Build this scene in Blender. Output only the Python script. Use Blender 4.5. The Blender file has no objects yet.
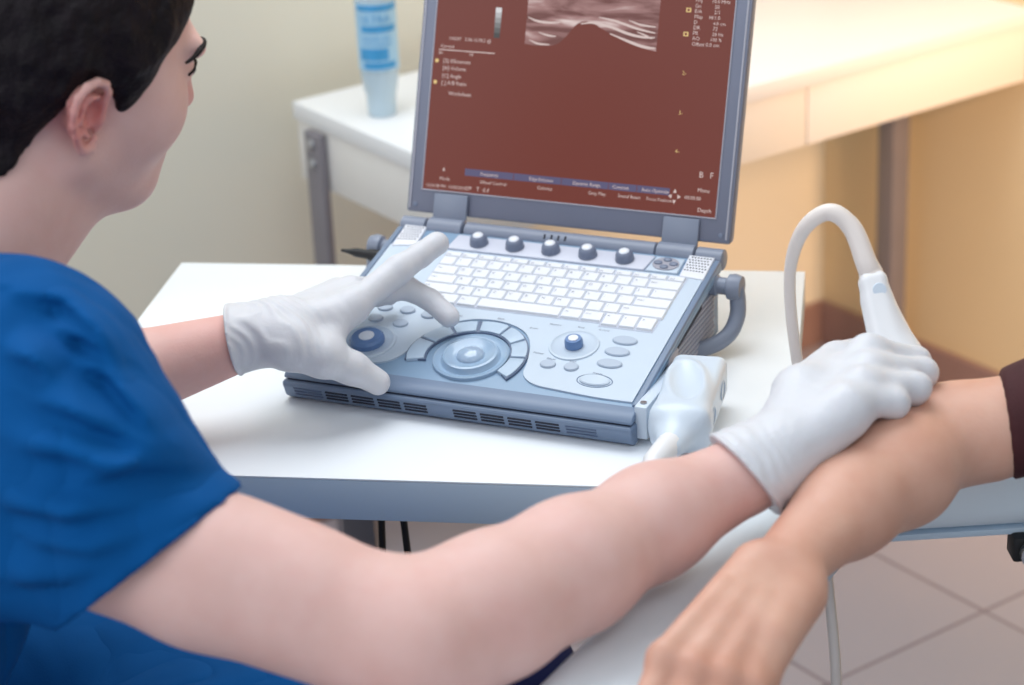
import bpy, bmesh, math, random
import numpy as np
from mathutils import Vector, Matrix
random.seed(7)
np.random.seed(7)
SC = bpy.context.scene
COL = SC.collection
TT = 0.72                                   # height of the white table top above the floor

# ------------------------------------------------------------------ camera
CAM = np.array([0.8156, -1.7060, 0.8976])   # relative to the table top
PITCH, ROLL, AZ, FPX = 0.4097, -0.0482, -0.4174, 2239.76
fw = np.array([math.sin(AZ)*math.cos(PITCH), math.cos(AZ)*math.cos(PITCH), -math.sin(PITCH)])
rt0 = np.array([math.cos(AZ), -math.sin(AZ), 0.0]); up0 = np.cross(rt0, fw)
cr, sr = math.cos(ROLL), math.sin(ROLL)
rt = cr*rt0 + sr*up0; up = -sr*rt0 + cr*up0
cd = bpy.data.cameras.new('camera'); cam = bpy.data.objects.new('camera', cd); COL.objects.link(cam)
cam.matrix_world = Matrix(((rt[0], up[0], -fw[0], CAM[0]), (rt[1], up[1], -fw[1], CAM[1]),
                           (rt[2], up[2], -fw[2], CAM[2]+TT), (0, 0, 0, 1)))
cd.sensor_width = 36.0; cd.lens = FPX*36.0/1024.0
cd.clip_start = 0.05; cd.clip_end = 60
cd.dof.use_dof = True; cd.dof.focus_distance = 2.02; cd.dof.aperture_fstop = 4.6
SC.camera = cam

# ------------------------------------------------------------------ light
w = bpy.data.worlds.new('world'); SC.world = w; w.use_nodes = True
bg = w.node_tree.nodes['Background']; bg.inputs[0].default_value = (0.84, 0.92, 1.0, 1); bg.inputs[1].default_value = 0.62
def area(name, loc, target, sx, sy, power, color):
    l = bpy.data.lights.new(name, 'AREA'); l.shape = 'RECTANGLE'; l.size = sx; l.size_y = sy
    l.energy = power; l.color = color
    o = bpy.data.objects.new(name, l); COL.objects.link(o); o.location = loc
    o.rotation_euler = (Vector(target)-Vector(loc)).to_track_quat('-Z', 'Y').to_euler(); return o
area('ceiling_panel_light', (-0.35, 0.45, TT+1.75), (0.05, -0.05, TT), 1.3, 1.3, 27, (0.92, 0.96, 1.0))
area('front_fill_light', (1.25, -1.15, TT+1.75), (0.45, -0.15, TT), 1.2, 0.6, 4.5, (0.94, 0.97, 1.0))  # added fill from the front right, no known lamp there
area('window_light', (-1.1, -2.2, TT+1.5), (0.1, 0.1, TT), 1.6, 1.3, 20, (0.93, 0.96, 1.0))
def spot(name, loc, target, power, color, deg, blend, rad):
    l = bpy.data.lights.new(name, 'SPOT'); l.energy = power; l.color = color; l.spot_size = math.radians(deg)
    l.spot_blend = blend; l.shadow_soft_size = rad
    o = bpy.data.objects.new(name, l); COL.objects.link(o); o.location = loc
    o.rotation_euler = (Vector(target)-Vector(loc)).to_track_quat('-Z', 'Y').to_euler(); return o
spot('added_warm_spot', (1.32, 0.10, TT+0.56), (0.40, 1.47, TT-0.14), 210, (1.0, 0.62, 0.36), 52, 1.0, 0.3)  # added warm spot out of view, imitating the orange lens-flare glow
SC.view_settings.view_transform = 'Standard'; SC.view_settings.look = 'None'
SC.view_settings.exposure = 0.0; SC.view_settings.gamma = 1.0; SC.view_settings.use_curve_mapping = False

# ------------------------------------------------------------------ materials
def lin(c):
    return tuple(((v/255)/12.92 if v/255 <= 0.04045 else ((v/255+0.055)/1.055)**2.4) for v in c) + (1.0,)
def mat(name, rgb, rough=0.5, metal=0.0, var=0.0, scale=8.0, bump=0.0, bscale=200.0, coat=0.0, trans=0.0, sss=0.0, spec=0.5, sheen=0.0, rgb2=None):
    m = bpy.data.materials.new(name); m.use_nodes = True
    nt = m.node_tree; b = nt.nodes['Principled BSDF']
    b.inputs['Roughness'].default_value = rough; b.inputs['Metallic'].default_value = metal
    b.inputs['Coat Weight'].default_value = coat; b.inputs['Transmission Weight'].default_value = trans
    b.inputs['Specular IOR Level'].default_value = spec; b.inputs['Sheen Weight'].default_value = sheen
    if sss:
        b.inputs['Subsurface Weight'].default_value = sss; b.inputs['Subsurface Radius'].default_value = (0.012, 0.005, 0.003)
        b.inputs['Subsurface Scale'].default_value = 1.0
    c = lin(rgb)
    tc = nt.nodes.new('ShaderNodeTexCoord')
    nz = nt.nodes.new('ShaderNodeTexNoise'); nz.inputs['Scale'].default_value = scale; nz.inputs['Detail'].default_value = 4
    nt.links.new(tc.outputs['Object'], nz.inputs['Vector'])
    rp = nt.nodes.new('ShaderNodeValToRGB'); rp.color_ramp.elements[0].position = 0.3; rp.color_ramp.elements[1].position = 0.7
    lo = tuple(v*(1-var) for v in c[:3])+(1,); hi = tuple(min(1, v*(1+var)) for v in c[:3])+(1,)
    if rgb2: lo, hi = c, lin(rgb2)
    rp.color_ramp.elements[0].color = lo; rp.color_ramp.elements[1].color = hi
    nt.links.new(nz.outputs['Fac'], rp.inputs['Fac']); nt.links.new(rp.outputs['Color'], b.inputs['Base Color'])
    if bump:
        n2 = nt.nodes.new('ShaderNodeTexNoise'); n2.inputs['Scale'].default_value = bscale; n2.inputs['Detail'].default_value = 3
        nt.links.new(tc.outputs['Object'], n2.inputs['Vector'])
        bp = nt.nodes.new('ShaderNodeBump'); bp.inputs['Strength'].default_value = bump; bp.inputs['Distance'].default_value = 0.002
        nt.links.new(n2.outputs['Fac'], bp.inputs['Height']); nt.links.new(bp.outputs['Normal'], b.inputs['Normal'])
    return m
def emit(name, rgb, strength=1.0):
    m = bpy.data.materials.new(name); m.use_nodes = True; nt = m.node_tree; b = nt.nodes['Principled BSDF']
    b.inputs['Base Color'].default_value = (0.012, 0.010, 0.010, 1); b.inputs['Roughness'].default_value = 0.4
    b.inputs['Specular IOR Level'].default_value = 0.3
    b.inputs['Emission Color'].default_value = lin(rgb); b.inputs['Emission Strength'].default_value = strength
    return m
M = {}
M['wall'] = mat('wall_paint', (230, 227, 212), 0.9, var=0.02, scale=2, bump=0.05, bscale=90)
M['wall_tan'] = mat('tan_wall_paint', (220, 200, 162), 0.85, var=0.03, scale=2, bump=0.05, bscale=90)
M['skirting'] = mat('skirting_tile', (150, 122, 116), 0.5, var=0.06, scale=6)
M['white_lam'] = mat('white_laminate', (236, 238, 240), 0.35, var=0.01, scale=3)
M['table_lam'] = mat('table_laminate', (240, 245, 250), 0.32, var=0.008, scale=3)
M['table_edge'] = mat('table_edging', (196, 214, 230), 0.4, var=0.01, scale=3)
M['apron'] = mat('apron_laminate', (232, 230, 226), 0.45, var=0.012, scale=3)
M['leg_grey'] = mat('grey_powder_coat', (126, 122, 128), 0.45, var=0.04, scale=20, bump=0.03, bscale=400)
M['steel'] = mat('steel', (190, 192, 196), 0.28, metal=0.9, var=0.05)
M['black'] = mat('black_rubber', (24, 24, 27), 0.55, var=0.1, scale=30)
M['vinyl'] = mat('pale_blue_vinyl', (232, 244, 252), 0.42, var=0.015, scale=5, bump=0.08, bscale=500)
M['shell'] = mat('console_shell_blue_grey', (116, 134, 160), 0.42, var=0.03, scale=20, bump=0.02, bscale=900)
M['shell_dk'] = mat('console_trim_slate', (92, 108, 136), 0.4, var=0.03, scale=20)
M['deck'] = mat('console_deck_blue', (134, 162, 190), 0.4, var=0.02, scale=20)
M['panel'] = mat('console_panel_pale', (196, 210, 225), 0.4, var=0.015, scale=20)
M['knobpanel'] = mat('console_knob_panel', (208, 212, 226), 0.4, var=0.015, scale=20)
M['keycap'] = mat('white_keycap', (230, 233, 239), 0.45, var=0.01, scale=40)
M['keybed'] = mat('keyboard_bed', (184, 191, 208), 0.5, var=0.02)
M['btn'] = mat('grey_blue_button', (176, 190, 208), 0.35, var=0.02, scale=40)
M['arcbtn'] = mat('arc_button', (180, 200, 220), 0.35, var=0.02, scale=40)
M['knob'] = mat('slate_knob', (116, 126, 148), 0.35, var=0.03, scale=60)
M['bluknob'] = mat('blue_knob', (100, 132, 180), 0.35, var=0.04, scale=60)
M['cap'] = mat('pale_cap_and_highlight', (232, 236, 244), 0.25, var=0.01)  # dial caps, and the white highlight painted on the knobs
M['ball'] = mat('trackball_resin', (164, 186, 210), 0.12, var=0.02, coat=0.5)
M['ring'] = mat('trackball_ring', (156, 182, 208), 0.25, var=0.02, coat=0.3)
M['lidgrey'] = mat('lid_grey', (124, 128, 146), 0.45, var=0.02, scale=20)
M['lidedge'] = mat('lid_edge_silver', (168, 167, 178), 0.4, var=0.02, scale=20)
M['hinge'] = mat('hinge_grey', (132, 140, 158), 0.4, var=0.02, scale=20)
M['speaker'] = mat('speaker_panel', (226, 228, 236), 0.45, var=0.01)
M['dark'] = mat('dark_recess', (44, 48, 62), 0.7, var=0.05)
M['ink'] = mat('grey_ink', (104, 112, 134), 0.6)
M['probe'] = mat('probe_plastic', (236, 236, 238), 0.35, var=0.01, scale=20)
M['cable'] = mat('pale_cable', (228, 218, 212), 0.45, var=0.01, scale=20)
M['conn'] = mat('connector_plastic', (210, 222, 235), 0.32, var=0.01, scale=20)
M['glove'] = mat('white_nitrile', (212, 213, 219), 0.5, var=0.02, scale=25, bump=0.45, bscale=70, sss=0.05)
M['skin'] = mat('fair_skin', (221, 179, 170), 0.55, scale=34, bump=0.10, bscale=380, sss=0.12, rgb2=(227, 188, 180), spec=0.35)
M['skin_p'] = mat('tanned_skin', (212, 160, 138), 0.48, scale=22, bump=0.12, bscale=380, sss=0.12, rgb2=(222, 178, 158), spec=0.4)
M['hair'] = mat('dark_hair', (20, 12, 18), 0.6, var=0.35, scale=60, bump=0.9, bscale=260, spec=0.2)
M['scrub'] = mat('blue_scrub_cotton', (0, 80, 144), 0.85, var=0.06, scale=14, bump=0.12, bscale=700, spec=0.15)
def drape(m, scale, dist, rot):
    # soft cloth creases as bump: thin valleys where a stretched noise crosses its middle value
    nt = m.node_tree; b = nt.nodes['Principled BSDF']; prev = b.inputs['Normal'].links[0].from_socket if b.inputs['Normal'].links else None
    tc = nt.nodes.new('ShaderNodeTexCoord'); mp = nt.nodes.new('ShaderNodeMapping'); mp.inputs['Rotation'].default_value = rot; mp.inputs['Scale'].default_value = (1.0, 1.0, 0.22)
    n = nt.nodes.new('ShaderNodeTexNoise'); n.inputs['Scale'].default_value = scale; n.inputs['Detail'].default_value = 1.5; n.inputs['Distortion'].default_value = 0.5
    s = nt.nodes.new('ShaderNodeMath'); s.operation = 'SUBTRACT'; s.inputs[1].default_value = 0.5
    a = nt.nodes.new('ShaderNodeMath'); a.operation = 'ABSOLUTE'
    p = nt.nodes.new('ShaderNodeMath'); p.operation = 'POWER'; p.inputs[1].default_value = 0.8
    bp = nt.nodes.new('ShaderNodeBump'); bp.inputs['Strength'].default_value = 1.0; bp.inputs['Distance'].default_value = dist
    nt.links.new(tc.outputs['Object'], mp.inputs['Vector']); nt.links.new(mp.outputs['Vector'], n.inputs['Vector']); nt.links.new(n.outputs['Fac'], s.inputs[0]); nt.links.new(s.outputs[0], a.inputs[0]); nt.links.new(a.outputs[0], p.inputs[0]); nt.links.new(p.outputs[0], bp.inputs['Height'])
    if prev: nt.links.new(prev, bp.inputs['Normal'])
    nt.links.new(bp.outputs['Normal'], b.inputs['Normal'])
drape(M['scrub'], 10.0, 0.018, (0.75, -0.35, 0.4))
M['navy'] = mat('navy_trouser_cotton', (18, 24, 62), 0.85, var=0.08, scale=14, bump=0.12, bscale=700, spec=0.2)
M['maroon'] = mat('maroon_knit', (62, 18, 24), 0.8, var=0.12, scale=30, bump=0.2, bscale=500)
M['jeans'] = mat('dark_jeans', (40, 46, 62), 0.85, var=0.08, scale=20)
M['gelplastic'] = mat('clear_bottle_plastic', (214, 236, 250), 0.25, var=0.01, scale=20, trans=0.35)
M['gelblue'] = mat('blue_label_print', (70, 160, 216), 0.4, var=0.06, scale=60)
M['gelpale'] = mat('pale_blue_label', (168, 212, 240), 0.4, var=0.03, scale=60)

# ------------------------------------------------------------------ mesh helpers
def obj(name, bm, m, parent=None, smooth=True, angle=35):
    if isinstance(bm, bmesh.types.BMesh):
        me = bpy.data.meshes.new(name); bm.normal_update(); bm.to_mesh(me); bm.free()
    else: me = bm
    if smooth:
        me.shade_smooth()
        if angle:
            try: me.set_sharp_from_angle(angle=math.radians(angle))
            except Exception: pass
    o = bpy.data.objects.new(name, me); COL.objects.link(o)
    if m: me.materials.append(M[m] if isinstance(m, str) else m)
    if parent:
        o.parent = parent; o.matrix_parent_inverse = parent.matrix_world.inverted() if False else Matrix.Translation(-parent.location)
    return o
def tag(o, label, cat, group=None):
    o['label'] = label; o['category'] = cat
    if group: o['group'] = group
    return o
def thing(name, label, cat, loc, group=None):
    o = bpy.data.objects.new(name, None); COL.objects.link(o); o.location = loc; o.empty_display_size = 0.05
    return tag(o, label, cat, group)
def struct(name, bm, m, smooth=False):
    o = obj(name, bm, m, None, smooth); o['kind'] = 'structure'; return o
I3 = ((1, 0, 0), (0, 1, 0), (0, 0, 1))
def box(bm, c, h, axes=I3, bev=0.0, seg=2):
    """box of half sizes h about c with the given axes, optionally bevelled"""
    t = bmesh.new(); bmesh.ops.create_cube(t, size=2.0)
    for v in t.verts: v.co = Vector((v.co.x*h[0], v.co.y*h[1], v.co.z*h[2]))
    if bev: bmesh.ops.bevel(t, geom=list(t.edges), offset=bev, segments=seg, profile=0.5, affect='EDGES')
    A = [Vector(a) for a in axes]; c = Vector(c)
    merge(bm, t, lambda p: c+A[0]*p.x+A[1]*p.y+A[2]*p.z); return bm
def merge(bm, t, f=lambda p: p):
    mp = {}
    for v in t.verts: mp[v] = bm.verts.new(f(v.co))
    for fc in t.faces:
        try: bm.faces.new([mp[v] for v in fc.verts])
        except ValueError: pass
    t.free(); return bm
def frame_from(d, hint=(0, 0, 1)):
    d = Vector(d).normalized(); h = Vector(hint)
    if abs(d.dot(h)) > 0.97: h = Vector((1, 0, 0))
    x = h.cross(d).normalized(); return x, d.cross(x).normalized(), d
def lathe(bm, prof, origin=(0, 0, 0), axis=(0, 0, 1), n=32, sx=1.0, sy=1.0, hint=(0, 1, 0)):
    """profile of (radius, height) turned about axis; sx, sy squash it to an oval"""
    X, Y, Z = frame_from(axis, hint); o = Vector(origin); rings = []
    for r, z in prof:
        if r < 1e-6: rings.append([bm.verts.new(o+Z*z)])
        else: rings.append([bm.verts.new(o+X*(r*sx*math.cos(2*math.pi*k/n))+Y*(r*sy*math.sin(2*math.pi*k/n))+Z*z) for k in range(n)])
    for a, b in zip(rings, rings[1:]):
        for k in range(n):
            q = [a[k % len(a)], a[(k+1) % len(a)], b[(k+1) % len(b)], b[k % len(b)]]
            u = []
            for v in q:
                if v not in u: u.append(v)
            if len(u) > 2: bm.faces.new(u)
    for rr, rev in ((rings[0], True), (rings[-1], False)):
        if len(rr) > 2: bm.faces.new(rr[::-1] if rev else rr)
    return bm
def tube(bm, pts, rad, n=12, closed=False):
    P = [Vector(p) for p in pts]; R = rad if isinstance(rad, (list, tuple)) else [rad]*len(P)
    rings = []; X = None
    for i, p in enumerate(P):
        d = (P[min(i+1, len(P)-1)]-P[max(i-1, 0)]).normalized()
        if X is None: X = frame_from(d)[0]
        X = (X-d*X.dot(d)).normalized(); Y = d.cross(X)
        rings.append([bm.verts.new(p+(X*math.cos(2*math.pi*k/n)+Y*math.sin(2*math.pi*k/n))*R[i]) for k in range(n)])
    for a, b in zip(rings, rings[1:]):
        for k in range(n): bm.faces.new([a[k], a[(k+1) % n], b[(k+1) % n], b[k]])
    bm.faces.new(rings[0][::-1]); bm.faces.new(rings[-1]); return bm
def spline(pts, k=8):
    """Catmull-Rom through the points"""
    P = [np.array(p, float) for p in pts]; P = [2*P[0]-P[1]]+P+[2*P[-1]-P[-2]]; out = []
    for i in range(1, len(P)-2):
        for j in range(k):
            t = j/k; a, b, c, d = P[i-1:i+3]
            out.append(tuple(0.5*((2*b)+(-a+c)*t+(2*a-5*b+4*c-d)*t*t+(-a+3*b-3*c+d)*t**3)))
    out.append(tuple(P[-2])); return out
def prism(bm, poly, f, h0, h1, bev=0.0):
    """polygon poly (2-D, counter-clockwise) extruded between heights h0 and h1 and mapped by f(u,v,h)"""
    t = bmesh.new()
    a = [t.verts.new((x, y, h0)) for x, y in poly]; b = [t.verts.new((x, y, h1)) for x, y in poly]
    n = len(poly); t.faces.new(a[::-1]); top = t.faces.new(b)
    for k in range(n): t.faces.new([a[k], a[(k+1) % n], b[(k+1) % n], b[k]])
    if bev:
        bmesh.ops.bevel(t, geom=list(top.edges), offset=bev, segments=2, profile=0.5, affect='EDGES')
    merge(bm, t, lambda p: Vector(f(p.x, p.y, p.z))); return bm
def text_mesh(bm, s, size, f, h=0.0003, align='LEFT'):
    """lettering as real, slightly raised geometry mapped by f(u,v,h)"""
    cu = bpy.data.curves.new('t', 'FONT'); cu.body = s; cu.size = size; cu.align_x = align; cu.resolution_u = 2
    o = bpy.data.objects.new('t', cu); me = bpy.data.meshes.new_from_object(o)
    t = bmesh.new(); t.from_mesh(me)
    bpy.data.objects.remove(o); bpy.data.curves.remove(cu); bpy.data.meshes.remove(me)
    merge(bm, t, lambda p: Vector(f(p.x, p.y, h))); return bm
def W3(p): return (p[0], p[1], p[2]+TT)      # table-relative to world
# ------------------------------------------------------------------ the room
DY = 1.0215
e2 = Vector((math.cos(DY), math.sin(DY), 0)); e1 = Vector((-math.sin(DY), math.cos(DY), 0))
DC = Vector((-0.3334, 0.7138, TT-0.0223))            # near top corner of the desk
def dk(s, t, z=0.0): return DC+e2*s+e1*t+Vector((0, 0, z))
DL = 0.388; DS = 1.073
def floor_material():
    m = bpy.data.materials.new('floor_tiles'); m.use_nodes = True; nt = m.node_tree; b = nt.nodes['Principled BSDF']
    tc = nt.nodes.new('ShaderNodeTexCoord'); mp = nt.nodes.new('ShaderNodeMapping')
    br = nt.nodes.new('ShaderNodeTexBrick'); br.offset = 0.0; br.squash = 1.0
    br.inputs['Scale'].default_value = 1.0; br.inputs['Brick Width'].default_value = 0.295; br.inputs['Row Height'].default_value = 0.295
    br.inputs['Mortar Size'].default_value = 0.0035; br.inputs['Mortar Smooth'].default_value = 0.3
    br.inputs['Color1'].default_value = lin((172, 166, 174)); br.inputs['Color2'].default_value = lin((166, 161, 169)); br.inputs['Mortar'].default_value = lin((132, 122, 130))
    nt.links.new(tc.outputs['Object'], mp.inputs['Vector']); nt.links.new(mp.outputs['Vector'], br.inputs['Vector'])
    nt.links.new(br.outputs['Color'], b.inputs['Base Color']); b.inputs['Roughness'].default_value = 0.35
    bp = nt.nodes.new('ShaderNodeBump'); bp.inputs['Strength'].default_value = 0.25; bp.inputs['Distance'].default_value = 0.002; bp.invert = True
    nt.links.new(br.outputs['Fac'], bp.inputs['Height']); nt.links.new(bp.outputs['Normal'], b.inputs['Normal'])
    return m
WL = DL+0.075; WR = 1.078                              # wall planes in desk axes
bm = bmesh.new(); box(bm, (0, 0, -0.05), (3.2, 3.2, 0.05))
fl = struct('floor', bm, floor_material())
cn = DC+e2*WR+e1*WL
# the tile grid is turned to the desk's axes; a tile crossing lies at FX
FX = Vector((0.304, 1.026, 0))
fl.rotation_euler = (0, 0, DY)
fl.location = (FX.x, FX.y, 0)
def wallbox(name, s0, s1, t0, t1, z0, z1, m, bev=0.0):
    bm = bmesh.new(); c = DC+e2*((s0+s1)/2)+e1*((t0+t1)/2); c.z = (z0+z1)/2
    box(bm, c, (abs(s1-s0)/2, abs(t1-t0)/2, (z1-z0)/2), (e2, e1, (0, 0, 1)), bev); return struct(name, bm, m)
wallbox('wall_left', -2.6, WR, WL, WL+0.1, 0, 2.7, 'wall')
wallbox('wall_right', WR, WR+0.1, -2.6, WL+0.1, 0, 2.7, 'wall_tan')
wallbox('baseboard_left', -2.6, WR, WL-0.012, WL, 0.0, 0.08, 'skirting', 0.003)
wallbox('baseboard_right', WR-0.012, WR, -2.6, WL-0.012, 0.0, 0.08, 'skirting', 0.003)

# ------------------------------------------------------------------ the desk in the corner
DZ = DC.z
desk = thing('desk', 'white laminate desk on square grey steel legs in the room corner behind the ultrasound machine', 'desk', (DC.x, DC.y, 0))
AX = (e2, e1, Vector((0, 0, 1)))
bm = bmesh.new(); box(bm, dk(DS/2, DL/2, -0.0125), (DS/2, DL/2, 0.0125), AX, 0.002); obj('desktop', bm, 'white_lam', desk, angle=25)
PZ = -0.112
bm = bmesh.new(); box(bm, dk(0.012, DL/2+0.004, (PZ-0.026)/2), (0.008, DL/2-0.008, (-0.026-PZ)/2), AX, 0.001); obj('side_panel', bm, 'apron', desk, angle=25)
for s0, s1 in ((0.022, 0.612), (0.615, DS-0.01)):
    bm = bmesh.new(); box(bm, dk((s0+s1)/2, 0.012, (PZ-0.026)/2), ((s1-s0)/2, 0.008, (-0.026-PZ)/2), AX, 0.001); obj('front_panel', bm, 'apron', desk, angle=25)
bm = bmesh.new(); box(bm, dk(DS/2, DL-0.012, (PZ-0.026)/2), (DS/2-0.03, 0.008, (-0.026-PZ)/2), AX, 0.001); obj('back_panel', bm, 'apron', desk, angle=25)
for s, t in ((-0.003, DL-0.062), (1.02, 0.238)):
    bm = bmesh.new(); zb = 0.0
    box(bm, Vector((dk(s, t).x, dk(s, t).y, (zb+DZ-0.03)/2)), (0.006 if s < 0 else 0.018, 0.021 if s < 0 else 0.018, (DZ-0.03-zb)/2), AX, 0.002)
    lg = obj('leg', bm, 'leg_grey', desk, angle=25)
    if s < 0:
        for zz in (-0.046, -0.074):
            b2 = bmesh.new(); lathe(b2, [(0.0075, 0), (0.0075, 0.002), (0.006, 0.004), (0, 0.0048)], dk(-0.0095, t, zz), -e2, 16)
            obj('bolt', b2, 'steel', lg)
    else:
        pass

# gel bottle on the desk
bp = Vector((-0.514, 0.896, DZ))
bot = thing('gel_bottle', 'clear gel bottle with bright blue printed label standing on the white desk', 'bottle', bp)
bm = bmesh.new(); lathe(bm, [(0, 0.0005), (0.0185, 0.0005), (0.0195, 0.004), (0.0205, 0.03), (0.0225, 0.036), (0.026, 0.06), (0.0275, 0.1), (0.0275, 0.17), (0.026, 0.19), (0.02, 0.205), (0.012, 0.212), (0.012, 0.222), (0, 0.222)], bp, n=40)
obj('bottle_body', bm, 'gelplastic', bot)
bm = bmesh.new(); lathe(bm, [(0.0135, 0.222), (0.0135, 0.24), (0.006, 0.252), (0.003, 0.262), (0, 0.262)], bp, n=24); obj('cap', bm, 'gelpale', bot)
def cyl_patch(bm, R, z0, z1, a0, a1, n=14, r2=None):
    r2 = r2 or R
    lo = [bm.verts.new(bp+Vector((R*math.cos(a0+(a1-a0)*k/n), R*math.sin(a0+(a1-a0)*k/n), z0))) for k in range(n+1)]
    hi = [bm.verts.new(bp+Vector((r2*math.cos(a0+(a1-a0)*k/n), r2*math.sin(a0+(a1-a0)*k/n), z1))) for k in range(n+1)]
    for k in range(n): bm.faces.new([lo[k], lo[k+1], hi[k+1], hi[k]])
ac = -1.0984      # the label faces the room
bm = bmesh.new(); cyl_patch(bm, 0.0279, 0.068, 0.16, ac-1.25, ac+1.35); lb = obj('label_sheet', bm, 'gelpale', bot)
bm = bmesh.new()
cyl_patch(bm, 0.0284, 0.150, 0.158, ac-1.05, ac+1.2); cyl_patch(bm, 0.0284, 0.121, 0.130, ac-0.8, ac+1.0)
cyl_patch(bm, 0.0284, 0.071, 0.080, ac-0.75, ac+0.9); cyl_patch(bm, 0.0284, 0.083, 0.099, ac-0.95, ac+0.5)
def on_bottle(a, z): 
    return lambda u, v, h: bp+Vector((0.0284*math.cos(a+u/0.028), 0.0284*math.sin(a+u/0.028), z+v))
text_mesh(bm, 'ULTRA', 0.014, on_bottle(ac-0.85, 0.134))
text_mesh(bm, 'SOUND GEL', 0.0075, on_bottle(ac-0.8, 0.110)); text_mesh(bm, 'HYPOALLERGENIC', 0.0052, on_bottle(ac-0.8, 0.103))
obj('label_print', bm, 'gelblue', lb)

# ------------------------------------------------------------------ the white table
TA = 0.2488
tx = Vector((math.cos(TA), math.sin(TA), 0)); ty = Vector((-math.sin(TA), math.cos(TA), 0))
TO = Vector((-0.4638, 0.2811, TT)); TW, TD, TH = 0.6903, 0.5107, 0.0415
def tp(a, b, z=0.0): return TO+tx*a-ty*b+Vector((0, 0, z))
tab = thing('table', 'small white rectangular table carrying the portable ultrasound machine', 'table', (tp(TW/2, TD/2).x, tp(TW/2, TD/2).y, 0))
TX = (tx, ty, Vector((0, 0, 1)))
bm = bmesh.new(); box(bm, tp(TW/2, TD/2, -0.001), (TW/2, TD/2, 0.001), TX, 0.0005); obj('top_sheet', bm, 'table_lam', tab, angle=25)
bm = bmesh.new(); box(bm, tp(TW/2, TD/2, -0.002-(TH-0.002)/2), (TW/2, TD/2, (TH-0.002)/2), TX, 0.001); obj('top_slab', bm, 'table_edge', tab, angle=25)
for a, b in ((0.213, 0.12), (0.56, 0.12)):
    bm = bmesh.new(); c = tp(a, b); zt = TT-TH
    box(bm, (c.x, c.y, (zt+0.012)/2), (0.018, 0.018, (zt-0.012)/2), TX, 0.003)
    lg = obj('leg', bm, 'leg_grey', tab, angle=25)
    bm = bmesh.new(); c = tp(a, TD/2-0.02); box(bm, (c.x, c.y, 0.016), (0.025, TD/2-0.07, 0.016), TX, 0.006); obj('foot_bar', bm, 'leg_grey', lg, angle=25)
bm = bmesh.new(); c = tp(0.386, 0.12); box(bm, (c.x, c.y, TT-TH-0.09), (0.158, 0.012, 0.03), TX, 0.003); obj('stretcher', bm, 'leg_grey', tab, angle=25)
# ------------------------------------------------------------------ the portable ultrasound console
D, H1, H2 = 0.2557, 0.0315, 0.0842
SL = math.hypot(D, H2-H1); CA, SA = D/SL, (H2-H1)/SL
def dkp(x, s, h=0.0): return Vector((x, s*CA-h*SA, TT+H1+s*SA+h*CA))
DN = Vector((0, -SA, CA)); DY_ = Vector((0, CA, SA)); DXS = (Vector((1, 0, 0)), DY_, DN)
con = thing('ultrasound_machine', 'grey-blue portable ultrasound machine with open lid screen standing on the white table', 'ultrasound machine', (0, 0.13, TT))
def sideprism(bm, prof, x0, x1, bev=0.0):
    """(y,z) profile, counter-clockwise seen from +x, spanning x0..x1"""
    t = bmesh.new()
    a = [t.verts.new((x0, y, z+TT)) for y, z in prof]; b = [t.verts.new((x1, y, z+TT)) for y, z in prof]
    n = len(prof); t.faces.new(a[::-1]); t.faces.new(b)
    for k in range(n): t.faces.new([a[k], a[(k+1) % n], b[(k+1) % n], b[k]])
    bmesh.ops.recalc_face_normals(t, faces=list(t.faces))
    if bev: bmesh.ops.bevel(t, geom=[e for e in t.edges if e.calc_face_angle(0) > 0.6], offset=bev, segments=3, profile=0.5, affect='EDGES')
    merge(bm, t); return bm
bm = bmesh.new()
sideprism(bm, [(0.010, 0.004), (D+0.004, 0.004), (D+0.004, H2-0.010), (0.0, H1-0.010), (-0.004, H1-0.014), (-0.004, 0.020)], -0.171, 0.171, 0.003)
obj('lower_shell', bm, 'shell', con)
# sculpted front cheek below the groove
bm = bmesh.new()
sideprism(bm, [(-0.0020, 0.001), (0.03, 0.001), (0.03, 0.0222), (-0.0105, 0.0222), (-0.0125, 0.0190), (-0.0075, 0.0060)], -0.1785, 0.1770, 0.0030)
obj('front_bumper', bm, 'shell', con)
bm = bmesh.new(); sideprism(bm, [(0.004, 0.0236), (0.03, 0.0236), (0.03, 0.034), (0.002, 0.0322), (-0.0045, 0.0300), (-0.0085, 0.0262), (-0.0085, 0.0238)], -0.1770, 0.1760, 0.0012); obj('front_nose', bm, 'shell', con)
for g0, n in ((-0.133, 4), (0.0, 4)):
    bm = bmesh.new()
    for c in range(n):
        for r in range(3):
            x = g0+c*0.0275; z = 0.0158-r*0.0036; y = -0.0109+r*0.0014
            box(bm, (x+0.0125, y, TT+z), (0.0117, 0.0015, 0.00095), (Vector((1, 0, 0)), Vector((0, 0.94, -0.33)), Vector((0, 0.33, 0.94))), 0.0004, 1)
    obj('front_vent', bm, 'dark', con)
for g0 in (-0.166, 0.113):
    bm = bmesh.new()
    for r in range(3):
        z = 0.0158-r*0.0036; y = -0.0111+r*0.0014
        box(bm, (g0+0.015, y, TT+z), (0.015, 0.0012, 0.0006), bev=0.0003, seg=1)
    obj('front_ridge', bm, 'shell_dk', con)
bm = bmesh.new(); sideprism(bm, [(0.004, 0.0190), (0.20, 0.0235+0.03), (0.20, 0.06), (0.004, 0.0240), (-0.0070, 0.0240), (-0.0070, 0.0205)], -0.1735, 0.1735, 0.0)
obj('seam_gasket', bm, 'dark', con)
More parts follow.
